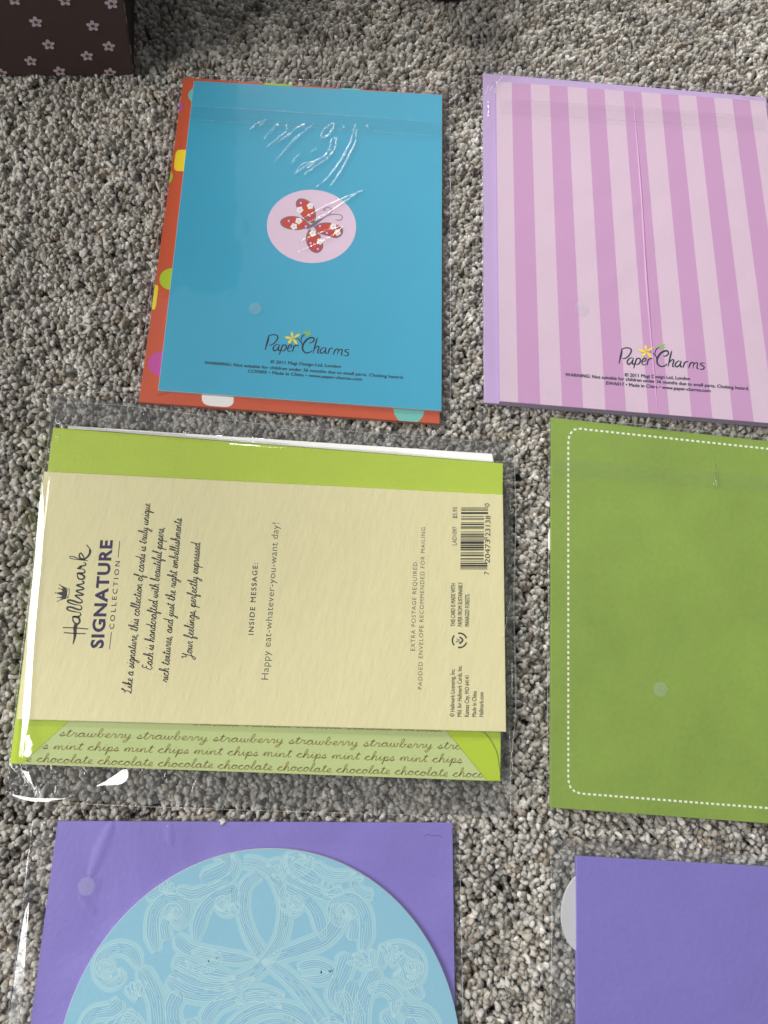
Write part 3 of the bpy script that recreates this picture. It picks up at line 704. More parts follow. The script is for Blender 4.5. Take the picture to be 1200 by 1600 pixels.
# ================================================================== 3  cream card, lime envelope
x0, x1, x2 = .0008, .0062, .0082
wp = quad_px([(106, 665), (770, 709), (771, 735), (106, 700)], x1 - .0006)
lime = [(83, 668), (786, 724), (782, 1221), (15, 1193)]
env3 = quad_px(lime, x1)
foot(env3, .0006)
m_lm = paper('lime_paper', srgb(178, 200, 66), var=.04, rough=.42, bump=.25, grain=700, spec=.4)
m_lm2 = paper('lime_flap_paper', srgb(178, 201, 52), var=.03, rough=.45, bump=.2)
m_wh = paper('white_page', srgb(240, 240, 236), var=.01)
e3 = thing('envelope', center(env3, x0), 'lime green envelope with a handwriting patterned liner, under the cream card', 'envelope')
slab('body', env3, x0, x1, m_lm, e3)
lin = quad_px([(112, 1122), (692, 1136), (760, 1219.5), (33, 1194)], x1 + .0001)
m_ln = paper('pale_green_liner', srgb(188, 202, 136), var=.03, bump=.15)
flat('liner', [lin], x1 + .0001, m_ln, e3)
OL = (146, 132, 74)
wob = .35
cursive('strawberry strawberry strawberry strawberry strawberry strawberry', (92, 1150), (790, 1173), 6.2, x1 + .00016, 1.25, OL, e3, lin, wob=wob, label='brown handwriting of repeated strawberry')
cursive('s mint chips mint chips mint chips mint chips mint chips mint chips', (66, 1170), (722, 1192), 6.2, x1 + .00016, 1.25, OL, e3, lin, wob=wob, label='brown handwriting of repeated mint chips')
cursive('e chocolate chocolate chocolate chocolate chocolate chocolate chocolate chocolate', (40, 1190), (790, 1216), 6.2, x1 + .00016, 1.25, OL, e3, lin, wob=wob, label='brown handwriting of repeated chocolate')
cursive('vanilla vanilla vanilla vanilla vanilla', (300, 1133), (690, 1143), 6.2, x1 + .00016, 1.25, OL, e3, lin, wob=wob, label='brown handwriting of repeated vanilla')
arc = [(752, 1138), (764, 1152), (776, 1175), (781, 1200), (781.5, 1219), (762, 1219.5), (693, 1136)]
flat('side_flap', [[P(*q, x1 + .00022).xy for q in arc]], x1 + .00022, m_lm2, e3)
strokes_px('flap_edge', [([(752, 1142), (764, 1153), (776, 1175), (781, 1205)], .7)], x1 + .00026, (104, 122, 20), e3)
flat('side_flap', [quad_px([(29, 1122), (112, 1122), (34, 1193.5), (16.5, 1192.5)], x1 + .00022)], x1 + .00022, m_lm2, e3)
pg = thing('insert_sheets', center(wp, x0), 'stack of white sheets showing as a thin strip above the lime envelope', 'paper sheets')
for k, (a, b_) in enumerate([((106, 665), (769, 709)), ((108, 667.5), (769.5, 712)), ((110, 669.5), (769.5, 715))]):
    zz = x1 - .0022 + k * .0005
    q = [P(*a, zz), P(*b_, zz), P(b_[0] + 1, b_[1] + 6, zz), P(a[0] + 1, a[1] + 0.6, zz)]
    q = [P(*a, zz).xy, P(*b_, zz).xy, P(772, 722.2, zz).xy, P(a[0], 669.9 + .0, zz).xy]
    slab('sheet', q, zz - .0004, zz, m_wh, pg)
crd3p = [(69, 736.5), (786, 773), (791, 1143.5), (26, 1124)]
crd3 = quad_px(crd3p, x2)
m_cr = paper('cream_card_stock', srgb(224, 216, 168), var=.035, rough=.55, bump=.55, grain=420, vs=40, stretch=(1, .28, 1), spec=.35)
c3 = thing('greeting_card', center(crd3, x1), 'cream greeting card back with rotated dark text and a barcode', 'greeting card')
slab('card_panel', crd3, x1 + .00035, x2, m_cr, c3)
kz = x2 + .00005
K = (58, 56, 56); PU = (58, 42, 82)
setline('SIGNATURE', (160.5, 1013), (175.5, 844), 19, kz, ink(PU), c3, bold=.035, space=1.12, label='bold dark purple heading')
setline('COLLECTION', (178, 983), (187.5, 877), 7.5, kz, ink(K), c3, bold=.01, space=1.5)
for q in ([(171, 1014.5), (174, 987.5)], [(184.5, 871.5), (187, 845)]): strokes_px('printed_rule', [(q, 1.0)], kz, K, c3)
ZL = lambda x, y: (80 + x / 8.89, 840 + y / 8.89)
tk = lambda a, b: (lambda t_: a + (b - a) * math.sin(math.pi * t_))
lg = [([(160,1250),(330,1255),(515,1270)], 1.3), ([(175,1320),(330,1330),(480,1335)], 1.3), ([(345,1205),(332,1260),(330,1340),(322,1400),(302,1485)], lambda t_: 4.6 * (1 - t_) ** .5 + .3),
    ([(300,1090),(300,1140),(325,1185),(370,1198),(395,1165),(385,1120),(340,1100),(300,1100),(380,1095),(410,1070),(400,1040)], tk(1.1, 2.6)),
    ([(400,1040),(330,1030),(245,1010),(220,985),(235,965),(290,970),(360,995),(410,1000),(422,965),(400,940)], tk(.9, 2.4)),
    ([(400,940),(330,930),(250,905),(228,885),(245,868),(310,880),(380,905),(425,900),(425,870),(390,850)], tk(.9, 2.4)),
    ([(400,850),(350,820),(340,800),(430,800),(440,785),(380,760),(350,735),(440,720),(445,700),(400,680),(355,660),(440,640),(452,620),(430,600)], lambda t_: 1.9),
    ([(365,500),(365,540),(390,575),(440,575),(462,550),(440,520),(395,500),(365,495),(450,490),(470,470),(450,440)], tk(1.1, 2.4)),
    ([(450,440),(380,430),(370,425),(420,410),(395,400),(470,385),(478,360),(450,345)], tk(1, 2)),
    ([(510,320),(420,312),(330,300),(265,285),(262,262),(310,265),(400,300),(455,300),(440,250),(410,215),(390,240),(400,280),(450,300),(500,270),(535,220),(535,160),(490,100)], lambda t_: 1.0 + 2.2 * t_ ** 2 if t_ < .93 else 1.2)]
strokes_px('printed_logo', [([ZL(*p) for p in a], (lambda t_, b_=b_: 1.3 * (b_(t_) if callable(b_) else b_))) for a, b_ in lg], kz, K, c3)
crown = [[(165,870),(100,880),(165,845),(160,815),(205,700),(215,690),(205,850),(190,855)]]
cw = []
for q in ([(205,850),(160,860),(88,884),(155,838)], [(200,840),(155,842),(92,832),(160,815)], [(205,820),(155,810),(58,768),(160,750),(205,740)], [(205,760),(160,740),(106,705),(170,715)], [(210,740),(170,715),(115,655),(185,685),(215,700)], [(150,845),(208,850),(216,695),(165,690),(150,770)]):
    cw.append([P(*ZL(*p), kz).xy for p in q])
for k, q in enumerate(cw): 
    pass
flat('printed_crown', [cw[5]], kz, ink(K), c3)
flat('printed_crown', cw[0:1] + cw[2:3] + cw[4:5], kz + .00001, ink(K), c3); flat('printed_crown', cw[1:2] + cw[3:4], kz + .00002, ink(K), c3)
strokes_px('printed_crown', [([ZL(*p) for p in [(222,835),(215,770),(232,712),(250,720),(248,780),(232,838),(222,835)]], .8)], kz, K, c3)
flat('printed_crown', [[P(*ZL(x + 9 * math.cos(a * .785), y + 9 * math.sin(a * .785)), kz).xy for a in range(8)] for x, y in ((88, 884), (92, 832), (58, 768), (106, 705), (115, 655))], kz + .00003, ink(K), c3)
for body, a, b_ in [('Like a signature, this collection of cards is truly unique.', (205, 1084), (235, 785)), ('Each is handcrafted with beautiful papers,', (237, 1047), (256, 824)),
                    ('rich textures, and just the right embellishments.', (262, 1066), (284, 808)), ('Your feelings, perfectly expressed.', (299, 1030), (313, 846))]:
    cursive(body, a, b_, 7.2, kz, 1.35, (66, 62, 62), c3, slant=.12)
setline('INSIDE MESSAGE:', (396, 992), (403, 880), 8, kz, ink(K), c3, bold=.012, space=1.25)
setline('Happy eat-whatever-you-want day!', (419, 1062), (436, 817), 11.5, kz, ink((74, 72, 70)), c3, bold=-.008, space=1.05)
G_ = (96, 92, 84)
setline('EXTRA POSTAGE REQUIRED.', (648, 1017), (652, 876), 6.6, kz, ink(G_), c3, bold=-.004, space=1.2)
setline('PADDED ENVELOPE RECOMMENDED FOR MAILING', (659.5, 1077), (664.5, 824), 6.6, kz, ink(G_), c3, bold=-.004, space=1.2)
setline('LAD1097', (713.5, 852), (714, 823), 7, kz, ink(K), c3); setline('$5.95', (714, 810), (714.5, 792.5), 7, kz, ink(K), c3)
for body, x, ya, yb in [('THIS CARD IS MADE WITH', 711, 979, 912), ('PAPER FROM SUSTAINABLY', 722, 979, 910), ('MANAGED FORESTS.', 733, 979, 928),
                        ('© Hallmark Licensing, Inc.', 710, 1120, 1045), ('Mfd. for Hallmark Cards, Inc.', 721, 1120, 1040), ('Kansas City, MO 64141', 732.5, 1120, 1056), ('Made in China', 744, 1120, 1080), ('Hallmark.com', 755, 1120, 1082)]:
    setline(body, (x, ya), (x + .6, yb), 6.8, kz, ink(K), c3, bold=.01)
# barcode
rb_ = random.Random(5); bars = []; L_ = {'0': '0001101', '1': '0011001', '2': '0010011', '3': '0111101', '4': '0100011', '5': '0110001', '6': '0101111', '7': '0111011', '8': '0110111', '9': '0001011'}
bits = '101' + ''.join(L_[c] for c in '720473') + '01010' + ''.join(''.join('1' if q == '0' else '0' for q in L_[c]) for c in '231380') + '101'
ya, yb = 889.5, 793.0
for i, bt in enumerate(bits):
    if bt == '1':
        s0 = ya + (yb - ya) * i / 95; s1 = ya + (yb - ya) * (i + 1) / 95; long = i < 10 or i > 84 or 45 <= i < 50
        xs = 719.3 + (ya - s0) * .012; xe = (761.5 if long else 755.5) + (ya - s0) * .012
        bars.append([P(xs, s0, kz).xy, P(xe, s0, kz).xy, P(xe, s1, kz).xy, P(xs, s1, kz).xy])
flat('barcode', bars, kz, ink((44, 42, 44)), c3)
for body, a, b_ in [('20473', (765.5, 880), (766, 843.5)), ('23138', (766, 838), (766.5, 806)), ('7', (764.5, 898), (764.6, 893.5)), ('0', (765, 792), (765.2, 787))]:
    setline(body, a, b_, 8, kz, ink(K), c3, bold=.005)
rc = []
for k in range(3):
    a0 = k * 2.094 + .3
    rc.append(([(718 + 11.2 * math.cos(a0 + q * .3), 1000.5 + 11.2 * math.sin(a0 + q * .3)) for q in range(6)], 2.3))
rc += [([(712, 1003), (723, 1003)], .8), ([(713, 998), (718, 1000), (713, 1002)], .9), ([(718, 995), (723, 1000), (718, 1006)], 2.4)]
strokes_px('recycling_mark', rc, kz, K, c3)
# its sleeve
sl3 = thing('plastic_sleeve', center(env3, x0), 'wide clear plastic sleeve with bright left edge around the cream card', 'plastic sleeve')
bag3 = [(84, 618), (802, 693), (800, 1277), (8, 1247)]
foot(quad_px(bag3, .001), .0002)
film('front_film', bag3, [P(*q, x2).xy for q in [(84, 672), (784, 728), (789, 1222), (30, 1185)]], .0026, x2 + .0003, FILM, sl3, 150, 130, drop=.005, amp=.00028, seed=12.3, wr=(45, 60))
flat('back_film', [quad_px(bag3, .0012)], .0012, FILM_B, sl3)
seam([(80, 628), (200, 634), (320, 650), (420, 664), (600, 678), (802, 694)], .0022, 2.2, SEAM, sl3)
seam([(80, 612), (140, 613), (215, 616)], .0024, 1.4, SEAM, sl3)
seam([(802, 693), (806, 800), (803, 950), (806, 1100), (798, 1200), (798, 1277)], .0022, 2.4, SEAM, sl3)
seam([(8, 1247), (150, 1257), (300, 1263), (550, 1271), (800, 1277)], .0019, 1.2, SEAM, sl3)
seam([(84, 618), (66, 760), (50, 900), (30, 1060), (8, 1247)], .0022, 1.8, SEAM, sl3)
seam([(135, 1200), (130, 1215), (124, 1232), (110, 1245), (60, 1250), (20, 1246)], .0026, 2.0, RIDGE, sl3, name='pucker')
def glare_facet(name, left, right, z, mat, par, full=False):
    """a turned-up fold of the film: strip whose cross slope catches the window"""
    V, Fc = [], []; n = len(left); m = 5
    c0 = sum((P(*q, z) for q in left + right), Vector()) / (2 * n)
    hc = (Vector((0, 0, H)) - c0).normalized() + (Vector((-1.07, -.26, .95)) - c0).normalized()
    full_z = lambda p: -(hc.x * (p.x - c0.x) + hc.y * (p.y - c0.y)) / hc.z
    for i in range(n):
        pm = P((left[i][0] + right[i][0]) / 2, (left[i][1] + right[i][1]) / 2, z); ac = (P(*right[i], z) - P(*left[i], z)); wl = ac.length; ac /= max(wl, 1e-9)
        hv = (Vector((0, 0, H)) - pm).normalized() + (Vector((-1.07, -.26, .95)) - pm).normalized(); slope = -hv.dot(ac) / hv.z
        for k in range(m + 1):
            t_ = k / m; a = Vector(left[i]).lerp(Vector(right[i]), t_)
            p = P(a.x, a.y, z); wv = noise.noise(Vector((i * .3, k * .5, left[0][0]))) * .00011 + noise.noise(Vector((i * 1.1, k * 1.3, left[0][0]))) * (.00028 if full else .00005)
            V.append((p.x, p.y, z + (full_z(p) if full else slope * wl * (t_ + .10 * t_ * (1 - t_))) + wv))
    for i in range(n - 1):
        for k in range(m):
            a = i * (m + 1) + k; Fc.append((a, a + m + 1, a + m + 2, a + 1))
    return mesh(name, V, Fc, mat, par, smooth=True)
def lerp_line(pts, n): return [tuple(q) for q in catmull(pts, n)]
la = lerp_line([(66, 742), (60, 800), (54, 880), (46, 960), (41, 1040), (35, 1120), (34, 1183)], 4)
lb = lerp_line([(67, 742), (69, 800), (65, 880), (58, 960), (52, 1040), (47, 1120), (36, 1184)], 4)
GLF = film_mat('folded_film', veil=.03, gloss=1.9, rough=.17, bump=.04, scale=260)
glare_facet('folded_edge', la, lb, x2 + .0006, GLF, sl3)
ga = lerp_line([(150, 1222), (165, 1214), (185, 1204), (198, 1201)], 5); gb = lerp_line([(152, 1229), (170, 1228), (190, 1226), (206, 1222)], 5)
for L1, L2 in [([(148, 1229), (170, 1217), (190, 1204), (199, 1201)], [(149, 1230), (172, 1227), (192, 1224), (204, 1212)]), ([(34, 1204), (38, 1212), (46, 1222), (54, 1233)], [(46, 1206), (47, 1214), (51, 1223), (58, 1235)]),
               ([(14, 1242), (40, 1246), (70, 1247), (106, 1246)], [(16, 1245), (40, 1251), (70, 1253), (106, 1247)]), ([(38, 1150), (40, 1165), (36, 1180)], [(46, 1148), (52, 1168), (46, 1184)])]:
    glare_facet('folded_edge', lerp_line(L1, 4), lerp_line(L2, 4), .0055 if L1[0][1] > 1200 else x2 + .0012, GLF, sl3, full=True)
for pts, r in [([(36,1212),(46,1222),(54,1236)], .0008), ([(300,1240),(303,1228),(308,1218)], .0005), ([(210,655),(260,660),(330,668)], .0006), ([(500,1236),(560,1244),(640,1248)], .0005), ([(60,1228),(64,1240),(70,1246)], .0006), ([(786,1000),(795,960),(799,930)], .0006), ([(660,700),(720,706),(780,716)], .0005), ([(96,630),(90,650),(86,680)], .0010), ([(86,683),(92,682),(88,690)], .0006), ([(112,650),(117,656)], .0005),
    ([(795,700),(790,716),(786,724)], .0005), ([(410,668),(450,671),(500,676)], .0006), ([(801,1030),(802,1050),(801,1090)], .0007), ([(797,1140),(799,1170),(803,1200),(790,1240)], .0006), ([(784,1232),(795,1240),(786,1248)], .0005), ([(797,770),(799,800)], .0004), ([(40,1200),(36,1180),(42,1160)], .0012)]:
    crease('pucker', pts if len(pts) > 2 else [pts[0], ((pts[0][0] + pts[1][0]) / 2, (pts[0][1] + pts[1][1]) / 2), pts[1]], .0035 if pts[0][1] > 1195 or pts[0][1] < 672 else x2 + .001, r, RIDGE, sl3)

# ================================================================== 4  green card with stitched border
g0, g1, g2 = .0006, .0016, .0036
gq = [(862, 652), (1470, 719), (1478, 1307), (860.5, 1262)]
crd4 = quad_px(gq, g2)
foot(crd4, .0004)
m_gr = paper('moss_green_stock', srgb(132, 158, 64), var=.15, gw=.4, rough=.5, bump=.35, grain=520, vs=24, spec=.35)
c4 = thing('greeting_card', center(crd4, g1), 'plain moss green greeting card with a white dashed stitched border', 'greeting card')
slab('card_panel', crd4, g1, g2, m_gr, c4)
path = [(888, 1215), (888, 692), (889.5, 680), (896, 671.5), (906, 670), (1442, 727)]
def dashes(path, pitch=8.4, dash=4.7, wpx=3.1):
    res = []; acc = 0
    for a, b_ in zip(path[:-1], path[1:]):
        a, b_ = Vector(a), Vector(b_); L = (b_ - a).length; d = (b_ - a) / L; s = (-acc) % pitch
        while s < L:
            res.append(([tuple(a + d * s), tuple(a + d * (s + dash))], wpx)); s += pitch
        acc = (acc + L) % pitch
    return res
strokes_px('stitched_border', dashes(path) + dashes([(888, 1219), (891, 1229), (898, 1237), (908, 1240), (1450, 1282)]), g2 + .00005, (232, 234, 214), c4)
ws = thing('paper_slip', P(860, 840, .0012), 'tiny corner of white paper peeking out left of the moss green card', 'paper')
slab('sheet', quad_px([(857, 833), (861.5, 820), (875, 830), (875, 850), (862, 863), (856.5, 857)], .0014), .0009, .0014, m_wh, ws)
sl4 = thing('plastic_sleeve', center(crd4, g0), 'clear plastic sleeve tight around the moss green card with dashed border', 'plastic sleeve')
bag4 = [(858, 648), (1474, 712), (1484, 1313), (854, 1266)]
foot(quad_px(bag4, .002), .0008)
film('front_film', bag4, outline_grow(quad_px(bag4, .0040), .004), .0036, g2 + .0004, FILM, sl4, 120, 120, drop=.002, amp=.00045, seed=5.5, wr=(90, 90))
seam([(858, 648), (857, 900), (854, 1266)], .0040, 1.0, SEAM, sl4); seam([(858, 648), (1060, 670), (1474, 712)], .0042, 1.2, SEAM, sl4)
flat('seal_flap', [quad_px([(862, 716), (1180, 742), (1474, 770), (1474, 795), (1180, 768), (862, 742)], g2 + .0011)], g2 + .0011, film_mat('flap_strip_c', veil=.01, tint=(.985, .985, .985), gloss=.5, bump=.4), sl4)
for pts, r in [([(990,667.5),(1020,670),(1050,673),(1082,677)], .0007), ([(885,652),(895,653),(902,655)], .0005), ([(1119,735),(1120,750),(1122,763)], .0009), ([(1115,712),(1117,735),(1116,760)], .0005)]:
    crease('pucker', pts, g2 + .0009, r, RIDGE if r < .0008 else FILM, sl4, zr=.6)
flat('seal_dot', [disc_px(1032, 1077, 11, g2 + .0011)], g2 + .0011, DOT, sl4)

# ================================================================== 5  purple envelope, round pale blue card
v0, v1, v2 = .0006, .0022, .0038
env5 = quad_px([(90, 1283), (707, 1286), (716, 1900), (10, 1880)], v1)
foot(env5, .0004); foot([q + (q - center(env5).xy).normalized() * .0022 for q in [Vector(a) for a in env5]], .0022)
m_pu = paper('violet_paper', srgb(130, 117, 192), var=.05, gw=.5, rough=.5, bump=.45, grain=520, fold=.8, foldscale=18, spec=.4)
e5 = thing('envelope', center(env5, v0), 'violet envelope under the round pale blue card', 'envelope')
slab('body', env5, v0, v1, m_pu, e5)
# soft creases in the envelope paper
def paper_fold(pts, r, zr, mat, par): return crease('paper_crease', pts, v1 + .00001, r * 1.5, mat, par, zr=zr, soft=True, nseg=14)
paper_fold([(176, 1284), (158, 1325), (140, 1372)], .0022, .09, m_pu, e5); paper_fold([(124, 1400), (140, 1418), (150, 1428)], .0015, .08, m_pu, e5); paper_fold([(266, 1285), (265, 1305), (268, 1322)], .0015, .07, m_pu, e5)
# circle through three points of its rim
def circ3(a, b_, c):
    ax, ay, bx, by, cx_, cy_ = *a, *b_, *c; d = 2 * (ax * (by - cy_) + bx * (cy_ - ay) + cx_ * (ay - by))
    ux = ((ax * ax + ay * ay) * (by - cy_) + (bx * bx + by * by) * (cy_ - ay) + (cx_ * cx_ + cy_ * cy_) * (ay - by)) / d
    uy = ((ax * ax + ay * ay) * (cx_ - bx) + (bx * bx + by * by) * (ax - cx_) + (cx_ * cx_ + cy_ * cy_) * (bx - ax)) / d
    c0 = Vector((ux, uy)); return c0, (c0 - Vector(a)).length
CC, RR = circ3(P(99, 1600, v2).xy, P(410, 1326, v2).xy, P(714, 1590, v2).xy)
rnd = [CC + Vector((math.cos(a * math.pi / 90), math.sin(a * math.pi / 90))) * RR for a in range(180)]
m_rb = paper('pale_blue_stock', srgb(138, 188, 208), var=.02, rough=.5)
c5 = thing('greeting_card', (CC.x, CC.y, v1), 'round pale blue greeting card printed with baroque scrolls', 'greeting card')
slab('card_panel', rnd, v1 + .0001, v2, m_rb, c5, core=CORE)
circ_poly = [CC + Vector((math.cos(a * math.pi / 40), math.sin(a * math.pi / 40))) * (RR - .0004) for a in range(80)]
# scroll ornament
bands, outl = [], []
def sw(x, y): return (200 + x / 3.333, 1320 + y / 3.333)
def scroll(ctr, w0, w1, n=5, curl=None, dash=True, seed=0, taper=True):
    """an acanthus band: swelling ribbon, outline and broken hatch lines along it"""
    r = random.Random(seed + len(ctr)); c = catmull(ctr, 9)
    m_ = len(c); nr = []
    for i in range(m_):
        d = (c[min(i + 1, m_ - 1)] - c[max(i - 1, 0)]).normalized(); nr.append(Vector((-d.y, d.x)))
    wf = lambda t_: (w0 + (w1 - w0) * t_) * (min(1, t_ * 7 + .25, (1 - t_) * 4 + .12) ** .7 if taper else 1)
    bands.append(([tuple(q) for q in c], (lambda t_, wf=wf: wf(t_)), 0))
    for s in (-1, 1):
        outl.append(([tuple(c[i] + nr[i] * s * wf(i / (m_ - 1)) / 2) for i in range(m_)], 1.5))
    for k in range(1, n):
        f = -1 + 2 * k / n; i = 0
        while i < m_ - 2:
            ln = r.randint(12, 36) if dash else m_
            seg = [tuple(c[q] + nr[q] * (f + .06 * math.sin(q * .5 + k)) * wf(q / (m_ - 1)) / 2) for q in range(i, min(m_, i + ln))]
            if len(seg) > 1: outl.append((seg, r.uniform(.8, 1.5)))
            i += ln + 1
def spiral(cx_, cy_, r0, r1, a0, turns, k=9):
    n = int(abs(turns) * k) + 2
    return [(cx_ + (r0 + (r1 - r0) * i / n) * math.cos(a0 + turns * 2 * math.pi * i / n), cy_ + (r0 + (r1 - r0) * i / n) * .9 * math.sin(a0 + turns * 2 * math.pi * i / n)) for i in range(n + 1)]
def mirror(pts): return [(792 - 2 * 0 - p[0], p[1]) for p in pts]
half = []
# central interlaced ring
scroll([sw(*p) for p in [(690,560),(640,480),(600,350),(610,220),(680,150)]], 17, 15, 5, seed=1, taper=False)
scroll([sw(*p) for p in [(600,90),(680,100),(760,160),(810,280),(815,400),(780,520),(700,630),(600,700),(480,725),(350,700),(240,650)]], 14, 22, 6, seed=2, taper=False)
scroll([sw(*p) for p in [(1080,300),(1090,400),(1020,490),(900,540),(780,580),(700,620)]], 26, 14, 5, seed=3)
scroll([sw(*p) for p in [(250,470),(310,540),(430,570),(560,590),(680,600)]], 20, 14, 5, seed=4)
for mir in (0, 1):
    g = (lambda p: [(2 * 405.5 - q[0], q[1]) for q in p]) if mir else (lambda p: p)
    for sd, (pts, a, b_, n_) in enumerate([
        ([sw(*p) for p in [(350,500),(370,400),(400,330),(460,270),(540,230),(560,280),(540,340),(490,350),(450,310)]], 20, 10, 4),
        (spiral(*sw(500,300), 14, 5, .2, 1.2), 9, 4, 3),
        ([sw(*p) for p in [(150,560),(130,460),(140,350),(200,280),(280,290),(310,350),(270,410),(220,380),(240,330)]], 22, 8, 5),
        ([sw(*p) for p in [(200,500),(190,420),(230,360)]], 16, 12, 4),
        ([sw(*p) for p in [(380,190),(460,150),(530,100),(500,60),(440,70)]], 26, 10, 5),
        ([sw(*p) for p in [(250,230),(330,260),(420,230),(520,180),(560,110),(540,50)]], 16, 12, 4),
        ([sw(*p) for p in [(60,640),(20,560),(-60,540),(-140,590),(-150,680),(-90,730),(-30,690),(-50,640)]], 20, 9, 5),
        ([sw(*p) for p in [(60,640),(110,720),(150,820),(160,940),(150,1060)]], 22, 24, 6),
        ([sw(*p) for p in [(230,600),(330,640),(430,680),(560,690)]], 22, 24, 6),
        ([sw(*p) for p in [(200,700),(300,760),(420,780),(560,750),(660,690)]], 24, 18, 6),
        ([sw(*p) for p in [(270,760),(230,860),(250,960),(300,1060)]], 24, 20, 5),
        ([sw(*p) for p in [(400,950),(440,860),(540,800),(680,780),(820,790)]], 22, 22, 6),
        ([sw(*p) for p in [(330,900),(350,1000),(420,1100),(500,1180)]], 24, 18, 5),
        ([sw(*p) for p in [(-40,800),(-80,860),(-180,880),(-230,960),(-200,1060),(-120,1060)]], 22, 10, 5),
        ([sw(*p) for p in [(40,860),(-20,960),(-40,1080),(0,1180)]], 20, 16, 5),
        ([sw(*p) for p in [(90,270),(150,250),(190,200),(140,170)]], 14, 8, 4),
        (spiral(*sw(-110,640), 17, 5, 1, 1.3), 8, 4, 3),
        (spiral(*sw(240,350), 15, 5, 2, 1.2), 8, 4, 3)]):
        if not (mir and sd in (8, 9, 11)): scroll(g(pts), a, b_, n_, seed=20 * mir + sd)
scroll([sw(*p) for p in [(480,1180),(520,1000),(600,900),(720,850),(850,860),(960,940),(1010,1060)]], 18, 18, 5, seed=70)
scroll([sw(*p) for p in [(560,1180),(600,1060),(680,960),(780,930),(880,980),(930,1100)]], 16, 16, 5, seed=71)
scroll([sw(*p) for p in [(700,600),(800,660),(900,760),(1000,900),(1080,1080)]], 16, 22, 6, seed=72)
if 0: scroll([sw(700 + 118 * math.cos(a * .3491 - 1.6), 350 + 232 * math.sin(a * .3491 - 1.6)) for a in range(19)], 15, 15, 5, seed=90, taper=False)
for k, (pts, a, b_, n_) in enumerate([
    ([(880,640),(980,620),(1060,660),(1000,700),(900,690)], 14, 14, 4), ([(1150,560),(1120,660),(1080,760),(1080,860)], 26, 22, 6), ([(1180,700),(1160,800),(1200,900),(1180,1000)], 22, 20, 5),
    ([(330,560),(400,560),(470,590),(420,640),(340,640),(300,600)], 14, 12, 4), ([(-60,950),(0,900),(60,960),(40,1040)], 16, 14, 4), ([(1250,760),(1330,740),(1400,800),(1380,900)], 18, 16, 5),
    ([(1400,560),(1450,640),(1480,740),(1540,800)], 14, 18, 4), ([(560,820),(640,790),(720,800),(800,850)], 14, 14, 4), ([(1450,900),(1500,980),(1480,1080)], 18, 18, 4),
    ([(860,60),(840,110),(870,150),(930,120),(960,60)], 12, 14, 4), ([(960,100),(1040,150),(1120,160),(1190,140)], 14, 10, 4), ([(720,110),(780,90),(820,130),(790,170),(750,150)], 9, 7, 3)]):
    scroll([sw(*p) for p in pts], a, b_, n_, seed=120 + k)
for k, (bx, by, a0, da, ln_) in enumerate([(1250, 660, -2.2, .42, 120), (330, 1040, -2.4, .4, 120), (930, 1060, -1.2, .35, 110), (60, 800, -2.9, .4, 95), (1350, 620, -1.4, .42, 110),
        (180, 250, -1.9, .45, 70), (1010, 260, -.9, .5, 80), (700, 1060, -1.9, .4, 120), (540, 300, 1.2, .4, 60), (850, 300, 1.3, .4, 60), (1130, 960, -2.4, .4, 110), (-120, 1000, -1.6, .4, 110)]):
    for j in range(4):
        an = a0 + da * j; c_ = [(bx + ln_ * t_ * math.cos(an + .55 * t_ * (1 if k % 2 else -1)), by + ln_ * t_ * math.sin(an + .55 * t_ * (1 if k % 2 else -1))) for t_ in (.08, .35, .7, 1)]
        scroll([sw(*p) for p in c_], 9, 7, 3, seed=200 + 10 * k + j)
m_bd = paper('scroll_tint_ink', srgb(136, 184, 205), var=.03)
zb_ = v2 + .00004
allq = []
V, Fc = [], []
for k, (pts, wd, _) in enumerate(bands):
    kk = (P(pts[0][0] + 1, pts[0][1], zb_) - P(*pts[0], zb_)).length; W = [P(*q, zb_).xy for q in pts]
    for qi, q in enumerate(ribbon(W, lambda t_: (wd(t_) * 1.25 + 7) * kk)):
        q = clip(q, circ_poly)
        if len(q) > 2: Fc.append(list(range(len(V), len(V) + len(q)))); V += [(a[0], a[1], zb_ - .00003 + k * 4e-7 + (qi % 13) * 7e-8) for a in q]
tag(mesh('scroll_ground', V, Fc, paper('scroll_ground_ink', srgb(157, 200, 211), var=.03), c5), kind='stuff')
for k, (pts, wd, _) in enumerate(bands):
    kk = (P(pts[0][0] + 1, pts[0][1], zb_) - P(*pts[0], zb_)).length; W = [P(*q, zb_).xy for q in pts]; qs = []
    for qi, q in enumerate(ribbon(W, lambda t_: wd(t_) * kk)):
        q = clip(q, circ_poly)
        if len(q) > 2: qs.append([(a[0], a[1], zb_ + k * 5e-7 + (qi % 13) * 7e-8) for a in q])
    allq += qs
V, Fc = [], []
for q in allq:
    Fc.append(list(range(len(V), len(V) + len(q)))); V += q
tag(mesh('scroll_band', V, Fc, m_bd, c5), kind='stuff')
V, Fc = [], []
for i, (pts, wd) in enumerate(outl):
    W = [P(*q, zb_).xy for q in pts]; zl = v2 + .000065 + (i * 37 % 101) * 4e-7
    for qi, q in enumerate(ribbon(W, wd * kk)):
        q = clip(q, circ_poly)
        if len(q) > 2:
            Fc.append(list(range(len(V), len(V) + len(q)))); V += [(a[0], a[1], zl + (qi % 11) * 7e-8) for a in q]
tag(mesh('scroll_line', V, Fc, ink((174, 210, 217)), c5), kind='stuff')
sl5 = thing('plastic_sleeve', center(env5, v0), 'clear plastic sleeve with a white glaring left edge around the violet envelope with round card', 'plastic sleeve')
bag5 = [(52, 1279), (717, 1276), (728, 1910), (-30, 1890)]
foot(quad_px(bag5, .002), .0008)
film('front_film', bag5, outline_grow(quad_px(bag5, .0042), .004), .0036, v2 + .0004, FILM, sl5, 130, 130, drop=.0008, amp=.00018, seed=21., wr=(40, 40))
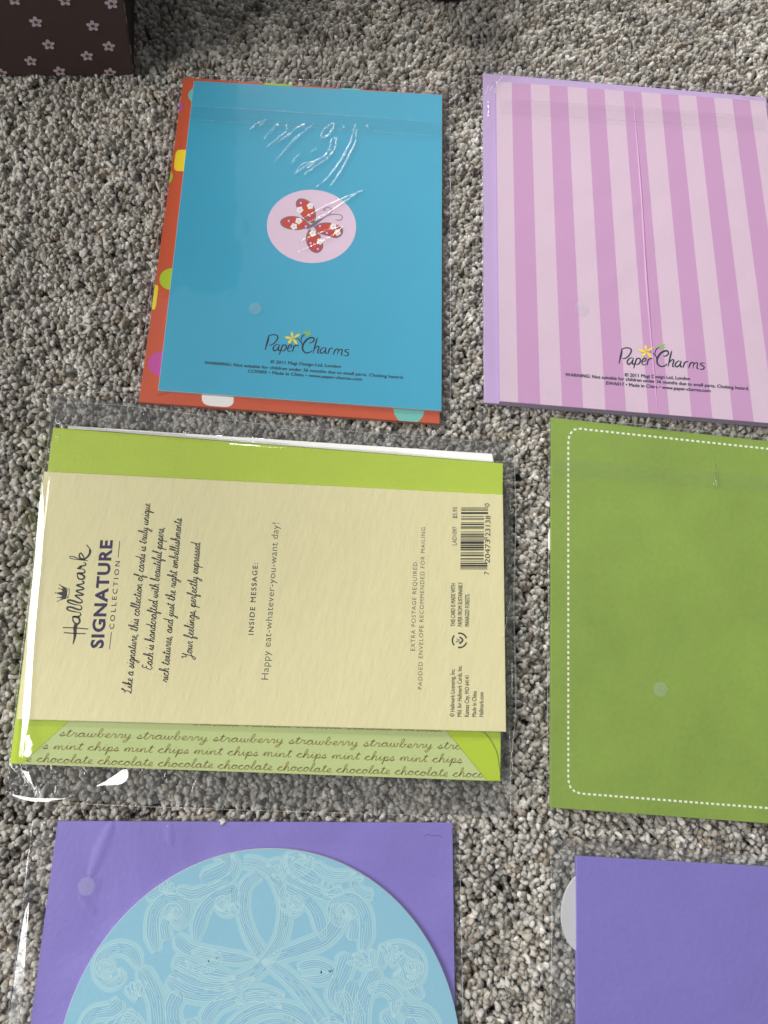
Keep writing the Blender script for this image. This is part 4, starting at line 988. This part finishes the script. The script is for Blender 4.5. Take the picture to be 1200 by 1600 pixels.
seam([(717, 1276), (722, 1500), (728, 1910)], .0024, 1.3, SEAM, sl5); seam([(52, 1279), (30, 1460), (-30, 1890)], .0024, 1.4, SEAM, sl5)
ga = lerp_line([(45, 1408), (38, 1430), (31, 1470), (25, 1510), (20, 1550), (16, 1576), (4, 1680)], 5); gb = lerp_line([(46, 1410), (45, 1435), (42, 1470), (40, 1510), (38, 1550), (35, 1572), (20, 1680)], 5)
glare_facet('folded_edge', ga, gb, .0050, GLF, sl5)
for pts, r in [([(52,1284),(50,1300),(50,1312)], .0007), ([(72,1282),(68,1290),(63,1300)], .0009), ([(48,1320),(44,1350),(38,1390)], .0006), ([(262,1290),(261,1293)], .0004)]:
    crease('pucker', pts if len(pts) > 2 else [pts[0], (261.5, 1291.5), pts[1]], .0035, r, RIDGE, sl5)
flat('seal_dot', [disc_px(135, 1385, 13.5, v2 + .0009)], v2 + .0009, DOT, sl5)

# ================================================================== 6  second purple envelope, lower right
env6 = quad_px([(900.5, 1338), (1500, 1372), (1510, 1990), (903, 1960)], .0030)
foot(env6, .0004)
m_pu2 = paper('violet_blue_paper', srgb(124, 115, 188), var=.07, gw=.5, rough=.5, bump=.45, grain=520, vs=22, fold=.3, foldscale=15, spec=.4)
e6 = thing('envelope', center(env6, .0006), 'plain violet envelope in the lower right corner beside a white round seal', 'envelope')
slab('body', env6, .0008, .0030, m_pu2, e6)
rd = thing('round_card', P(920, 1424, .0006), 'white rounded card edge sticking out left of the plain violet envelope', 'round card')
cdx = P(920, 1424, .0022); k1 = (P(921, 1424, .0022) - cdx).length
slab('disc', [(cdx.x + 42 * k1 * math.cos(a * .105), cdx.y + 60 * k1 * math.sin(a * .105)) for a in range(60)], .0010, .0020, paper('frosted_white', srgb(190, 190, 192), var=.04), rd)
sl6 = thing('plastic_sleeve', center(env6, .0006), 'clear plastic sleeve around the plain violet envelope in the lower right corner', 'plastic sleeve')
bag6 = [(861, 1310), (1510, 1362), (1520, 2000), (850, 1970)]
foot(quad_px(bag6, .002), .0008)
film('front_film', bag6, env6, .0018, .0034, FILM, sl6, 110, 110, drop=.006, amp=.0002, seed=31., wr=(45, 45))
flat('back_film', [quad_px(bag6, .0013)], .0013, FILM_B, sl6)
seam([(861, 1310), (890, 1316), (960, 1322), (1040, 1334)], .0022, 2.2, RIDGE, sl6); seam([(1040, 1334), (1200, 1345), (1510, 1362)], .0022, 1.0, SEAM, sl6); seam([(861, 1310), (862, 1500), (850, 1970)], .0022, 1.4, SEAM, sl6)
crease('pucker', [(861, 1335), (862, 1350), (861, 1362)], .0024, .0006, RIDGE, sl6)

# small lint and specks on the card surfaces
strokes_px('lint', [([(662, 1307), (668, 1304), (676, 1306), (684, 1305), (690, 1308)], .5)], v1 + .0001, (86, 72, 120), e5)

# ================================================================== the pile, last, so it lies down under everything
pile = build_pile('carpet', -.34, .30, -.22, .50, .00158, .66)
tag(pile, 'grey and beige short twisted pile carpet under all the cards', 'carpet', kind='stuff')
outer = build_pile('carpet', -.85, .85, -.75, 1.0, .0042, 1.55, hole=(-.339, .299, -.219, .499))
tag(outer, 'grey beige carpet pile further out, around the cards', 'carpet', kind='stuff')

# repeats of a kind share a group
for o in list(S.collection.objects):
    if o.parent is None and o.get('category') in ('plastic sleeve', 'envelope', 'greeting card'):
        o['group'] = {'plastic sleeve': 'clear plastic sleeves around the cards', 'envelope': 'coloured paper envelopes on the carpet', 'greeting card': 'greeting cards laid out face down on the carpet'}[o['category']]
